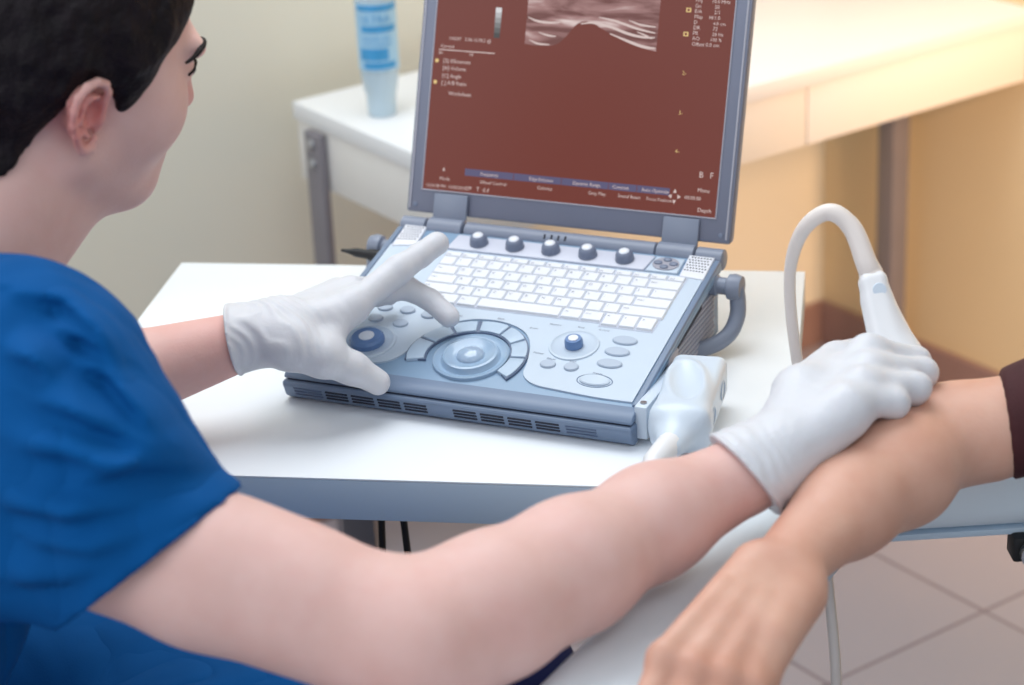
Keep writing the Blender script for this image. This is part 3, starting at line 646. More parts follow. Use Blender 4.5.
def hsh(i, j, k): 
    n = (i*374761393+j*668265263+k*1274126177) & 0x7fffffff
    n = ((n ^ (n >> 13))*1274126177) & 0x7fffffff
    return ((n ^ (n >> 16)) & 0xffff)/65535.0
def vnoise(P):
    I = np.floor(P).astype(np.int64); F = P-I; F = F*F*(3-2*F); out = 0
    for dx in (0, 1):
        for dy in (0, 1):
            for dz in (0, 1):
                wgt = (F[:, 0] if dx else 1-F[:, 0])*(F[:, 1] if dy else 1-F[:, 1])*(F[:, 2] if dz else 1-F[:, 2])
                out = out+wgt*hsh(I[:, 0]+dx, I[:, 1]+dy, I[:, 2]+dz)
    return out*2-1
def mesh_sdf(name, f, lo, hi, h, m, parent=None, relax=1, attr=None):
    lo = np.array(lo, float); B = 8
    nb = np.ceil((np.array(hi, float)-lo)/(h*B)).astype(int); N = nb*B
    bi = np.stack(np.meshgrid(*[np.arange(k) for k in nb], indexing='ij'), -1).reshape(-1, 3)
    dc = f((lo+(bi*B+B/2-0.5)*h).astype(np.float32))
    F = np.empty(N, np.float32)
    F.reshape(nb[0], B, nb[1], B, nb[2], B)[:] = np.where(dc < 0, -1.0, 1.0).reshape(nb[0], 1, nb[1], 1, nb[2], 1)
    act = bi[np.abs(dc) < h*B*0.87*1.9+0.004]
    off = np.stack(np.meshgrid(*[np.arange(B)]*3, indexing='ij'), -1).reshape(-1, 3)
    for s in range(0, len(act), 600):
        idx = (act[s:s+600, None, :]*B+off[None]).reshape(-1, 3)
        F[idx[:, 0], idx[:, 1], idx[:, 2]] = f((lo+idx*h).astype(np.float32))
    S = F < 0
    c = np.zeros(tuple(N-1), np.int8)
    for dx in (0, 1):
        for dy in (0, 1):
            for dz in (0, 1): c += S[dx:N[0]-1+dx, dy:N[1]-1+dy, dz:N[2]-1+dz]
    cells = np.argwhere((c > 0) & (c < 8)); del c
    ids = np.full(tuple(N-1), -1, np.int32); ids[cells[:, 0], cells[:, 1], cells[:, 2]] = np.arange(len(cells))
    cor = [(a, b, d) for a in (0, 1) for b in (0, 1) for d in (0, 1)]
    val = np.stack([F[cells[:, 0]+a, cells[:, 1]+b, cells[:, 2]+d] for a, b, d in cor], 1)
    pos = np.zeros((len(cells), 3)); cnt = np.zeros(len(cells))
    for i, A in enumerate(cor):
        for j in range(i+1, 8):
            Bc = cor[j]
            if sum(abs(A[q]-Bc[q]) for q in range(3)) != 1: continue
            x = (val[:, i] < 0) != (val[:, j] < 0); t = val[x, i]/(val[x, i]-val[x, j])
            pos[x] += np.array(A)+t[:, None]*(np.array(Bc)-np.array(A)); cnt[x] += 1
    V = lo+(cells+pos/cnt[:, None])*h
    quads = []
    for ax in range(3):
        o1, o2 = [q for q in range(3) if q != ax]
        sl0 = [slice(1, N[q]-1) for q in range(3)]; sl1 = list(sl0); sl0[ax] = slice(0, N[ax]-1); sl1[ax] = slice(1, N[ax])
        a, b = S[tuple(sl0)], S[tuple(sl1)]; e = np.argwhere(a != b)
        if not len(e): continue
        neg = a[e[:, 0], e[:, 1], e[:, 2]]
        base = e.copy()
        for q in range(3):
            if q != ax: base[:, q] += 1
        def cell(d1, d2):
            g = base.copy(); g[:, o1] -= d1; g[:, o2] -= d2; return ids[g[:, 0], g[:, 1], g[:, 2]]
        q = np.stack([cell(1, 1), cell(0, 1), cell(0, 0), cell(1, 0)], 1)
        flip = neg if ax != 1 else ~neg
        q[~flip] = q[~flip][:, ::-1]; quads.append(q)
    Q = np.concatenate(quads); Q = Q[(Q >= 0).all(1)]
    for _ in range(relax):                     # one light smoothing pass
        acc = np.zeros_like(V); n = np.zeros(len(V))
        for i in range(4):
            np.add.at(acc, Q[:, i], V[Q[:, (i+1) % 4]]); np.add.at(n, Q[:, i], 1)
        ok = n > 0; V[ok] = 0.5*V[ok]+0.5*acc[ok]/n[ok][:, None]
    me = bpy.data.meshes.new(name)
    me.vertices.add(len(V)); Vw = V.copy(); Vw[:, 2] += TT; me.vertices.foreach_set('co', Vw.astype(np.float32).ravel())
    me.loops.add(len(Q)*4); me.loops.foreach_set('vertex_index', Q.astype(np.int32).ravel())
    me.polygons.add(len(Q)); me.polygons.foreach_set('loop_start', (np.arange(len(Q))*4).astype(np.int32))
    me.update(calc_edges=True); me.validate()
    if attr:
        for k, g in attr.items():
            at = me.attributes.new(k, 'FLOAT', 'POINT'); at.data.foreach_set('value', g(V.astype(np.float32)).astype(np.float32))
    return obj(name, me, m, parent, True, None)
def lerp3(a, b, t): return tuple(np.array(a)*(1-t)+np.array(b)*t)
def nrm(v): v = np.array(v, float); return v/np.linalg.norm(v)
def plane(p, n):
    p, n = A3(p), A3(nrm(n)); return lambda P: (P-p)@n
J = {
    'sh': (-0.0988, -0.5481, 0.1718),
    'el': (0.1959, -0.5048, 0.0881),
    'fa0': (0.2333, -0.4500, 0.0934),
    'wr': (0.3467, -0.2166, 0.1021),
    'sleeve_end': (0.0024, -0.5219, 0.1324),
    's0': (-0.1166, -0.4931, 0.2539),
    's1': (-0.0663, -0.5183, 0.2040),
    's2': (0.0265, -0.5265, 0.1253),
    's3': (-0.1306, -0.5431, 0.1617),
    's4': (-0.0364, -0.5360, 0.1388),
    'fa1': (0.2689, -0.3847, 0.0973),
    'fa2': (0.3010, -0.2993, 0.0962),
    'r_i0': (0.4025, -0.0625, 0.1487),
    'r_m0': (0.4123, -0.0940, 0.1484),
    'r_r0': (0.4151, -0.1234, 0.1466),
    'r_p0': (0.4096, -0.1509, 0.1442),
    'r_i1': (0.4369, -0.0314, 0.1318),
    'r_m1': (0.4476, -0.0555, 0.1338),
    'r_r1': (0.4499, -0.0897, 0.1348),
    'r_p1': (0.4418, -0.1226, 0.1360),
    'r_i2': (0.4367, -0.0055, 0.0986),
    'r_m2': (0.4410, -0.0379, 0.1016),
    'r_r2': (0.4390, -0.0718, 0.1075),
    'r_p2': (0.4280, -0.1080, 0.1169),
    'r_i3': (0.4201, 0.0047, 0.0853),
    'r_m3': (0.4241, -0.0226, 0.0869),
    'r_r3': (0.4220, -0.0558, 0.0942),
    'r_p3': (0.4135, -0.0955, 0.1065),
    'r_t0': (0.3642, -0.1223, 0.1338),
    'r_t1': (0.3753, -0.0477, 0.1298),
    'r_t2': (0.3921, -0.0073, 0.1240),
    'r_t3': (0.4069, 0.0102, 0.1092),
    'r_w': (0.3509, -0.2090, 0.1017),
    'r_c1': (0.3178, -0.2073, 0.1237),
    'r_c2': (0.3748, -0.2269, 0.0795),
    'l_w': (-0.1676, -0.0571, 0.0895),
    'l_el': (-0.3949, -0.2291, 0.0402),
    'l_cuff': (-0.1919, -0.0686, 0.0881),
    'l_i0': (-0.1051, 0.0058, 0.1009),
    'l_i1': (-0.0821, 0.0603, 0.1188),
    'l_i2': (-0.0716, 0.0881, 0.1248),
    'l_i3': (-0.0633, 0.1097, 0.1300),
    'l_m0': (-0.1124, 0.0369, 0.0978),
    'l_m1': (-0.0856, 0.0774, 0.0953),
    'l_m2': (-0.0611, 0.0823, 0.0828),
    'l_m3': (-0.0383, 0.0744, 0.0700),
    'l_r0': (-0.1329, 0.0559, 0.0941),
    'l_r1': (-0.1143, 0.0955, 0.0849),
    'l_r2': (-0.1129, 0.0982, 0.0767),
    'l_r3': (-0.1198, 0.0835, 0.0774),
    'l_p0': (-0.1517, 0.0622, 0.0873),
    'l_p1': (-0.1399, 0.0939, 0.0804),
    'l_p2': (-0.1392, 0.0917, 0.0751),
    'l_p3': (-0.1434, 0.0782, 0.0757),
    'l_t0': (-0.1340, -0.0619, 0.0857),
    'l_t1': (-0.1098, -0.0511, 0.0733),
    'l_t2': (-0.0896, -0.0326, 0.0559),
    'l_t3': (-0.0710, -0.0205, 0.0388),
    'p_el': (0.4688, -0.0587, 0.0822),
    'p_fa': (0.4476, -0.1240, 0.0774),
    'p_wr': (0.4023, -0.2952, 0.0731),
    'p_up': (0.5229, -0.0074, 0.0894),
    'p_f1': (0.4220, -0.1961, 0.0752),
    'p_k1': (0.3590, -0.4417, 0.0688),
    'p_k2': (0.3807, -0.4408, 0.0629),
    'p_k3': (0.4005, -0.4349, 0.0569),
    'p_k4': (0.4179, -0.4259, 0.0470),
    'p_th': (0.4154, -0.3744, 0.0573),
    'p_bump': (0.3862, -0.3083, 0.0857),
    'q_top': (0.3887, 0.0079, 0.1841),
    'q_mid': (0.4064, -0.0082, 0.1463),
    'q_tip': (0.4320, -0.0440, 0.0847),
    'c_a': (0.3823, 0.0114, 0.1974),
    'c_b': (0.3670, 0.0224, 0.2223),
    'c_c': (0.3471, 0.0249, 0.2337),
    'c_d': (0.3273, 0.0216, 0.2202),
    'c_e': (0.3143, 0.0247, 0.1885),
    'c_f': (0.3118, 0.0281, 0.1478),
    'c_g': (0.3184, 0.0282, 0.0917),
    'knee': (0.1398, -0.2330, -0.1408),
}
# axes across, up and through the seated figure (the way its cuffs, sleeve hem and cloth folds run)
XS = np.array([0.9209, 0.3873, -0.0442]); YS = np.array([-0.1173, 0.3833, 0.9162]); ZS = np.array([-0.3718, 0.8385, -0.3984]); FO = np.array([0.8156, -1.706, 0.8976])
# ------------------------------------------------------------------ padded arm rest of the examination couch
cou = thing('armrest_couch', 'pale blue padded arm rest under the bare forearm being scanned', 'arm rest', (0.5, -0.1, 0))
ad = nrm((0.13, 0.99, 0)); an = nrm((0.99, -0.13, 0)); bd = nrm((0.90, 0.43, 0)); bn = nrm((-0.43, 0.90, 0)); CB = np.array([0.400, -0.067, 0]); zz = (0, 0, 1)
AR0 = np.array([0.284, -0.62, 0.0]); AR1 = AR0+ad*0.545
pad = union([(rbox((AR0+AR1)/2+np.array([0.003, 0, 0.006]), (0.049, 0.270, 0.036), 0.026, (an, ad, zz)), 0),
             (rbox(CB+np.array([0, 0, 0.006])+bd*0.20+bn*0.075, (0.205, 0.075, 0.036), 0.032, (bd, bn, zz)), 0.012)])
mesh_sdf('pad', pad, (0.2, -0.72, -0.06), (0.9, 0.3, 0.08), 0.005, 'vinyl', cou)
bm = bmesh.new(); box(bm, W3((AR0+AR1)/2+np.array([0.003, 0, -0.0320])), (0.038, 0.262, 0.003), (an, ad, zz), 0.001); obj('base_board', bm, 'table_edge', cou)
bm = bmesh.new(); box(bm, W3(CB+np.array([0, 0, -0.0320])+bd*0.20+bn*0.075), (0.192, 0.062, 0.003), (bd, bn, zz), 0.001); obj('base_board', bm, 'table_edge', cou)
pc = CB+bd*0.27+bn*0.075
bm = bmesh.new(); lathe(bm, [(0.03, 0), (0.03, 0.02), (0.02, 0.03), (0.02, 0.66), (0.045, 0.665), (0.045, 0.687)], (pc[0], pc[1], 0.005), (0, 0, 1), 28); po = obj('post', bm, 'steel', cou)
for k in range(4):
    a = 0.4+k*math.pi/2; bm = bmesh.new()
    tube(bm, [(pc[0], pc[1], 0.05), (pc[0]+0.2*math.cos(a), pc[1]+0.2*math.sin(a), 0.035), (pc[0]+0.21*math.cos(a), pc[1]+0.21*math.sin(a), 0.004)], [0.016, 0.013, 0.012], 12); obj('foot', bm, 'black', cou)
bp_ = CB+np.array([0, 0, -0.045])+bd*0.150+bn*0.014
bm = bmesh.new(); box(bm, W3(bp_), (0.016, 0.012, 0.012), (bd, bn, zz), 0.003); br = obj('clamp', bm, 'black', cou)
bm = bmesh.new(); lathe(bm, [(0.010, 0), (0.012, 0.004), (0.012, 0.012), (0, 0.014)], W3(bp_-bn*0.012), -bn, 16); obj('clamp_knob', bm, 'steel', br)

# ------------------------------------------------------------------ handheld probe, its cable and plug
pr = thing('ultrasound_probe', 'white ultrasound probe held upright on the forearm by the gloved hand, with its looping cable', 'ultrasound probe', W3(J['q_tip']))
qa, qb, qc = np.array(J['q_top']), np.array(J['q_mid']), np.array(J['q_tip'])
pax = nrm(qc-qa); side = nrm(np.cross(pax, ZS)); dep = np.cross(pax, side)
def pp(t, s=0.0, d=0.0): return qa+pax*t+side*s+dep*d
L = float(np.linalg.norm(qc-qa))
sx = 1 if (side@XS) > 0 else -1
probe = union([(rbox(pp(0.030, 0.0, 0), (0.0120, 0.012, 0.036), 0.008, (side, dep, pax)), 0),
               (cone(pp(0.02, 0, 0), pp(0.075, sx*0.006, 0), 0.0135, 0.0220, dep, 0.75), 0.006),
               (cone(pp(0.075, sx*0.004, 0), pp(L-0.012, 0, 0), 0.0215, 0.0170, dep, 0.75), 0.010)])
mesh_sdf('probe_body', probe, qa-0.06+pax*0.06, qa+0.06+pax*0.06, 0.0016, 'probe', pr)
bm = bmesh.new(); lathe(bm, [(0.0060, -0.001), (0.0056, 0.0008), (0, 0.001)], W3(pp(0.012, sx*0.002, -0.0118) if (dep@ZS) > 0 else pp(0.012, sx*0.002, 0.0118)), -ZS, 20); obj('orientation_mark', bm, 'conn', pr)
cpts = [pp(0.004), pp(-0.006)]+[J[k] for k in ('c_a', 'c_b', 'c_c', 'c_d', 'c_e', 'c_f', 'c_g')]+[(0.326, 0.040, 0.03), (0.330, 0.066, -0.07), (0.336, 0.078, -0.16), (0.352, 0.052, -0.25), (0.360, 0.03, -0.42), (0.34, 0.0, -0.55), (0.30, -0.05, -0.58), (0.26, -0.10, -0.50), (0.236, -0.125, -0.30), (0.226, -0.124, -0.10), (0.225, -0.108, 0.004), (0.223, -0.090, 0.026), (0.223, -0.070, 0.030)]
sp = [W3(p) for p in spline(cpts, 8)]
n = len(sp); bm = bmesh.new(); tube(bm, sp, [0.0078 if i < 30 else max(0.0052, 0.0078-(i-30)*0.00012) for i in range(n)], 14); cab = obj('cable', bm, 'cable', pr)
bm = bmesh.new(); bt = sp[2:27]
tube(bm, bt, [0.0112-0.0031*(i/24)**0.8 for i in range(25)], 16); obj('strain_relief', bm, 'cable', pr)
# plug box docked at the machine's right side
cz = 0.031
cax = nrm((0.16, -0.98, 0)); cay = np.array([-cax[1], cax[0], 0]); cay = nrm((0.98, 0.16, 0))
cc = np.array([0.2150, 0.038, cz])
up_t = nrm((-0.10, 0.05, 1))
plug = union([(rbox(cc+cax*-0.005, (0.0255, 0.064, 0.020), 0.0085, (cay, cax, (0, 0, 1))), 0),
              (cone(cc+cax*0.05, cc+cax*0.088+np.array([-0.003, 0, -0.002]), 0.0230, 0.0125, (0, 0, 1), 0.85), 0.018),
              (ell(cc+cax*-0.002+np.array([-0.002, 0, 0.0165]), (0.0215, 0.054, 0.0130), (nrm((0.93, 0.36, 0)), nrm((0.36, -0.93, 0)), (0, 0, 1))), 0.004)])
dish = ell(cc+cax*-0.002+np.array([-0.004, 0, 0.0285]), (0.0162, 0.047, 0.0120), (nrm((0.93, 0.36, 0)), nrm((0.36, -0.93, 0)), (0, 0, 1)))
plug2 = lambda P: smax(plug(P), -dish(P), 0.004)
plg = mesh_sdf('plug_box', plug2, (0.165, -0.085, 0.0), (0.275, 0.13, 0.07), 0.0018, 'conn', pr)
bm = bmesh.new()
for t0 in (-0.032, 0.025):
    o = cc+cax*t0+cay*0.0257+np.array([0, 0, 0.0]); pts = [W3(o+cax*0.011*math.cos(k*math.pi/12)+np.array([0, 0, 0.008*math.sin(k*math.pi/12)])) for k in range(25)]
    b2 = bmesh.new(); tube(b2, pts, 0.0009, 6); obj('side_emblem', b2, 'btn', plg)
bm.free()
b0 = cc+cax*0.084+np.array([-0.003, 0, -0.002])
bm = bmesh.new(); tube(bm, [W3(b0), W3(lerp3(b0, (0.223, -0.070, 0.030), 0.5)), W3((0.223, -0.080, 0.029)), W3((0.2235, -0.098, 0.018))], [0.0125, 0.0115, 0.0105, 0.008], 16); obj('cable_boot', bm, 'probe', pr)

# ------------------------------------------------------------------ the doctor
doc = thing('person', 'dark-haired person in blue scrubs and white gloves seated at the ultrasound machine, holding the probe', 'person', (-0.33, -0.62, 0))
HO = np.array([-0.208, -0.256, 0.401])
hy, hp_, hr = math.radians(56.0), math.radians(15.8), math.radians(14.6)
hd = np.array([math.cos(hy)*math.cos(hp_), math.sin(hy)*math.cos(hp_), -math.sin(hp_)]); hl = np.array([-math.sin(hy), math.cos(hy), 0]); hu = np.cross(hd, hl)
hl, hu = math.cos(hr)*hl+math.sin(hr)*hu, -math.sin(hr)*hl+math.cos(hr)*hu
HA = np.array([hd, hl, hu], dtype=np.float32)
def hw(p): return HO+np.array(p)@HA
def hloc(P): return (P-A3(HO))@HA.T
def both(fn, k):
    return [(fn(1), k), (fn(-1), k)]
def head_items(ear=True):
    it = [(ell((-0.006, 0, 0.040), (0.098, 0.0755, 0.090)), 0), (ell((-0.035, 0, 0.020), (0.068, 0.070, 0.075)), 0.02),
          (ell((0.040, 0, -0.022), (0.058, 0.0600, 0.080)), 0.02)]
    it += both(lambda s: cone((0.004, s*0.056, -0.050), (0.068, s*0.016, -0.092), 0.0160, 0.0160), 0.040)
    it += [(cone((0.074, -0.010, -0.091), (0.074, 0.010, -0.091), 0.0150, 0.0150), 0.025),
           (cone((0.080, 0, -0.055), (0.074, 0, -0.082), 0.018, 0.015), 0.03), (cone((0.03, 0, -0.085), (0.055, 0, -0.088), 0.030, 0.022), 0.03)]
    it += both(lambda s: ell((0.058, s*0.041, -0.014), (0.027, 0.022, 0.028)), 0.04)
    it += [(cone((0.090, -0.034, 0.042), (0.090, 0.034, 0.042), 0.0095, 0.0095), 0.014)]
    it += [(cone((0.092, 0, 0.034), (0.109, 0, -0.014), 0.0070, 0.0090), 0.010), (ell((0.107, 0, -0.019), (0.0120, 0.0105, 0.0090)), 0.006)]
    it += both(lambda s: ell((0.099, s*0.0115, -0.022), (0.0095, 0.0075, 0.0075)), 0.006)
    it += [(cone((0.086, -0.015, -0.0575), (0.086, 0.015, -0.0575), 0.0055, 0.0055), 0.014), (cone((0.0915, -0.008, -0.0560), (0.0915, 0.008, -0.0560), 0.0045, 0.0045), 0.006),
           (cone((0.087, -0.013, -0.0675), (0.087, 0.013, -0.0675), 0.0055, 0.0055), 0.014)]
    return it
def ear(s):
    # s = -1 right ear; built in head axes with its own tilted plane
    o = np.array([-0.014, s*0.0745, -0.002]); ux = nrm((0.90, s*-0.38, 0.10)); uz = nrm((-0.14, s*0.10, 0.98)); un = nrm(np.cross(ux, uz)); un = un*np.sign(un[1]*s)
    def e(x, z, n=0.0): return o+ux*x+uz*z+un*(n+0.010)
    rim = [(0.012, 0.012), (0.014, 0.022), (0.009, 0.031), (0.000, 0.0355), (-0.010, 0.033), (-0.018, 0.025), (-0.0205, 0.013), (-0.019, 0.000), (-0.014, -0.012), (-0.008, -0.021), (-0.001, -0.029), (0.006, -0.030), (0.0095, -0.022)]
    rr = [0.0028, 0.0032, 0.0036, 0.0038, 0.0038, 0.0037, 0.0036, 0.0034, 0.0032, 0.0036, 0.0048, 0.0046, 0.0034]
    it = [(cone(e(-0.005, 0.014, -0.006), e(-0.002, -0.012, -0.007), 0.0150, 0.0105, un, 0.38), 0)]
    pts = [e(x, z, 0.0035 if z > -0.02 else 0.001) for x, z in rim]
    it += [(cone(pts[i], pts[i+1], rr[i], rr[i+1]), 0.0025) for i in range(len(pts)-1)]
    ah = [(0.004, 0.020), (-0.004, 0.021), (-0.010, 0.014), (-0.0115, 0.003), (-0.007, -0.009), (0.000, -0.016)]
    ap = [e(x, z, 0.0025) for x, z in ah]; it += [(cone(ap[i], ap[i+1], 0.0026, 0.0026), 0.003) for i in range(len(ap)-1)]
    it += [(cone(e(0.0120, 0.006, 0.001), e(0.0110, -0.004, 0.001), 0.0042, 0.0044), 0.003), (cone(e(0.012, -0.012, -0.002), e(0.013, 0.014, -0.002), 0.0045, 0.0035), 0.005), (cone(e(0, -0.005, -0.012), e(0.008, 0.006, -0.012), 0.012, 0.012), 0.006)]
    u = union(it); hole = union([(ell(e(0.0040, 0.003, 0.001), (0.0062, 0.0090, 0.0120)), 0), (cone(e(-0.001, 0.010, 0.004), e(-0.003, 0.000, 0.003), 0.0055, 0.0045), 0.003)])
    return lambda P: smax(u(P), -hole(P), 0.003)
hitems = union(head_items())
sock = union(both(lambda s: ell((0.100, s*0.032, 0.024), (0.013, 0.0155, 0.0105)), 0))
eyes = union(both(lambda s: ell((0.0815, s*0.032, 0.0235), (0.0135, 0.0135, 0.0125)), 0))
earR, earL = ear(-1), ear(1)
nost = union(both(lambda s: ell((0.103, s*0.006, -0.029), (0.004, 0.003, 0.004)), 0))
def head_local(P):
    d = hitems(P); d = smax(d, -sock(P), 0.010); d = smin(d, eyes(P), 0.003); d = smax(d, -nost(P), 0.003)
    return smin(smin(d, earR(P), 0.005), earL(P), 0.005)
head_w = near(lambda P: head_local(hloc(P)), hw((0, 0, 0)), 0.175)
SH, EL, WR_ = np.array(J['sh']), np.array(J['el']), np.array(J['wr'])
LS = np.array([-0.49, -0.40, 0.205]); LEL, LWR = np.array(J['l_el']), np.array(J['l_w'])
MS = (SH+LS)/2; FC = nrm((0.24, 0.97, 0)); RTV = nrm((0.97, -0.24, 0))
C7 = np.array([-0.285, -0.425, 0.262]); PEL = np.array([-0.33, -0.62, -0.20])
CH = MS*0.75+PEL*0.25+FC*0.01
neck_top = hw((-0.012, 0, -0.045))
TA3 = (RTV, FC, (0, 0, 1))
tup = nrm(MS-PEL); tfw = nrm(FC-tup*float(FC@tup)); TA3 = (RTV, tfw, tup)
arm_r = union([(cone(SH, lerp3(SH, EL, 0.5), 0.054, 0.052), 0), (cone(lerp3(SH, EL, 0.5), EL, 0.052, 0.050), 0.02),
               (ell(lerp3(SH, EL, 0.66)+np.array([0, 0.0, 0.012]), (0.075, 0.040, 0.040), (nrm(EL-SH), nrm(np.cross(nrm(EL-SH), (0, 0, 1))), np.cross(nrm(EL-SH), nrm(np.cross(nrm(EL-SH), (0, 0, 1)))))), 0.03),
               (cone(EL, J['fa0'], 0.050, 0.0490), 0.03), (cone(J['fa0'], J['fa1'], 0.0490, 0.0455), 0.025), (cone(J['fa1'], J['fa2'], 0.0455, 0.0390), 0.025), (cone(J['fa2'], WR_, 0.0390, 0.0300), 0.025),
               (cone(WR_, lerp3(WR_, J['r_r0'], 0.5), 0.0285, 0.022), 0.01), (ell(EL-np.array([0.005, 0.012, 0.030]), (0.030, 0.03, 0.026)), 0.025)])
arm_l = union([(cone(LS, LEL, 0.060, 0.046), 0), (cone(LEL, lerp3(LEL, LWR, 0.5), 0.046, 0.0430), 0.03), (cone(lerp3(LEL, LWR, 0.5), LWR, 0.0430, 0.0245), 0.02), (cone(LWR, lerp3(LWR, J['l_i0'], 0.4), 0.022, 0.014), 0.01)])
torso = union([(ell(CH, (0.165, 0.115, 0.200), TA3), 0), (cone(SH-RTV*0.02, LS+RTV*0.02, 0.060, 0.060), 0.06), (cone(C7-np.array([0, 0, 0.05]), SH-RTV*0.03+np.array([0, 0, 0.0]), 0.062, 0.050), 0.05),
               (cone(C7-np.array([0, 0, 0.05]), LS+RTV*0.03, 0.062, 0.050), 0.05), (ell(PEL+FC*0.02, (0.175, 0.135, 0.16), TA3), 0.08)])
neck = union([(cone(C7-np.array([0, 0, 0.03])+FC*0.03, neck_top+hd*0.008, 0.066, 0.060), 0), (cone(hw((0.034, 0.0, -0.078)), MS+FC*0.12+np.array([0, 0, 0.03]), 0.042, 0.042), 0.03)])
def body_f(P):
    d = smin(torso(P), neck(P), 0.035); d = smin(d, arm_r(P), 0.03); d = smin(d, arm_l(P), 0.03)
    return smin(d, head_w(P), 0.02)
EARC = hw((-0.016, -0.084, 0.000)); EARL = hw((-0.016, 0.084, 0.000))
def blush(P):
    g = 0.9*np.exp(-(np.linalg.norm(P-A3(EARC), axis=1)/0.032)**4)+0.9*np.exp(-(np.linalg.norm(P-A3(EARL), axis=1)/0.032)**4)
    g += 0.55*np.exp(-(np.linalg.norm(P-A3(hw((0.116, 0, -0.02))), axis=1)/0.018)**2)
    g += 0.45*np.exp(-(np.linalg.norm(P-A3(EL-np.array([0.0, 0.02, 0.04])), axis=1)/0.05)**2)
    g += 0.35*np.exp(-(np.linalg.norm(P-A3(J['l_cuff']), axis=1)/0.06)**2)
    g += 0.15*np.clip(vnoise(P*18)+0.5*vnoise(P*55)+0.3*vnoise(P*130), 0, 1)
    return np.clip(g, 0, 1)
def skin_attr(m, rgb, amt=0.75):
    nt = m.node_tree; b = nt.nodes['Principled BSDF']; src = b.inputs['Base Color'].links[0].from_socket
    a = nt.nodes.new('ShaderNodeAttribute'); a.attribute_name = 'blush'
    mu = nt.nodes.new('ShaderNodeMath'); mu.operation = 'MULTIPLY'; mu.inputs[1].default_value = amt
    mx = nt.nodes.new('ShaderNodeMix'); mx.data_type = 'RGBA'; mx.inputs[7].default_value = lin(rgb)
    nt.links.new(a.outputs['Fac'], mu.inputs[0]); nt.links.new(mu.outputs[0], mx.inputs[0]); nt.links.new(src, mx.inputs[6]); nt.links.new(mx.outputs[2], b.inputs['Base Color'])
skin_attr(M['skin'], (214, 118, 112)); skin_attr(M['skin_p'], (176, 96, 76), 0.6)
RES = 0.0026
body = mesh_sdf('body', body_f, (-0.62, -0.84, -0.36), (0.44, 0.02, 0.56), RES, 'skin', doc, attr={'blush': blush})
# hair: the scalp grown outwards above the hairline
HX = [-0.14, -0.100, -0.075, -0.058, -0.044, -0.032, -0.022, -0.010, 0.006, 0.014, 0.020, 0.026, 0.033, 0.040, 0.050, 0.062, 0.074, 0.090, 0.13]
HZ_ = [-0.078, -0.074, -0.068, -0.060, -0.040, -0.012, 0.014, 0.026, 0.020, 0.008, -0.004, -0.004, 0.004, 0.018, 0.044, 0.058, 0.070, 0.084, 0.090]
skull = union([(ell((-0.006, 0, 0.040), (0.098, 0.0755, 0.090)), 0), (ell((-0.035, 0, 0.020), (0.068, 0.070, 0.075)), 0.02), (ell((0.040, 0, -0.022), (0.058, 0.0600, 0.080)), 0.02)])
nk_l = lambda P: neck(P@HA+A3(HO))
def hair_local(P):
    sk = smin(skull(P), nk_l(P), 0.02)
    line = np.interp(P[:, 0], HX, HZ_)
    up_ = np.clip((P[:, 2]-line)/0.05, 0, 1); th = 0.0025+0.0125*up_**0.7
    q = P.copy(); q[:, 2] *= 0.35; q[:, 0] *= 0.8
    st = 0.0022*vnoise(q*230)+0.0030*vnoise(P*70)
    d = sk-th-st*(0.3+0.7*up_)
    edge = (line-P[:, 2])+0.004*vnoise(P*260)
    return np.maximum(d, edge*0.6)
hair_f = lambda P: hair_local(hloc(P))
hh = hw((0, 0, 0.03)); mesh_sdf('hair', hair_f, hh-0.15, hh+0.15, 0.0022, 'hair', body, relax=1)
# brows and eyes
for s in (1, -1):
    bm = bmesh.new(); pts = spline([hw(p) for p in ((0.0985, s*0.012, 0.0385), (0.1000, s*0.022, 0.0450), (0.0955, s*0.036, 0.0475), (0.0840, s*0.050, 0.0430), (0.0740, s*0.056, 0.0385))], 5)
    k = len(pts); tube(bm, [W3(p) for p in pts], [0.0012+0.0015*math.sin(math.pi*min(1, (i+2)/(k+1))) for i in range(k)], 10); obj('eyebrow', bm, 'hair', body)
    bm = bmesh.new(); pts = spline([hw(p) for p in ((0.0925, s*0.020, 0.0245), (0.0962, s*0.030, 0.0295), (0.0900, s*0.042, 0.0265), (0.0850, s*0.046, 0.0235))], 4)
    tube(bm, [W3(p) for p in pts], 0.0012, 8); obj('eyelash', bm, 'hair', body)
    bm = bmesh.new(); lathe(bm, [(0.0058, -0.001), (0.0050, 0.0014), (0, 0.0020)], W3(hw((0.0935, s*0.0315, 0.0215))), hd*0.9-hu*0.35, 20); obj('iris', bm, 'black', body)

# scrub top
S0, S1, S2 = [np.array(J[k]) for k in ('s0', 's1', 's2')]
KR0 = np.array([0.128, -0.235, -0.140])
SE = np.array(J['sleeve_end'])
hem_n = nrm((0.60, -0.02, -0.72))
tor_s = union([(ell(CH, (0.185, 0.132, 0.215), TA3), 0), (cone(SH-RTV*0.02, LS+RTV*0.02, 0.070, 0.070), 0.06), (cone(C7-np.array([0, 0, 0.035]), S0-RTV*0.03, 0.084, 0.068), 0.05),
               (cone(C7-np.array([0, 0, 0.05]), LS+RTV*0.03, 0.070, 0.062), 0.05), (ell(PEL+FC*0.03, (0.205, 0.165, 0.19), TA3), 0.09), (cone(PEL+RTV*0.09, PEL*0.45+KR*0.55-np.array([0,0,0.01]) if False else lerp3(PEL+RTV*0.09, KR0, 0.84), 0.120, 0.098), 0.04), (cone(PEL-RTV*0.09, lerp3(PEL-RTV*0.09, (-0.30, -0.10, -0.16), 1.0), 0.120, 0.098), 0.04), (cone(lerp3(PEL-RTV*0.09, (-0.30, -0.10, -0.16), 0.55), lerp3(PEL+RTV*0.09, KR0, 0.72), 0.105, 0.092), 0.05)])
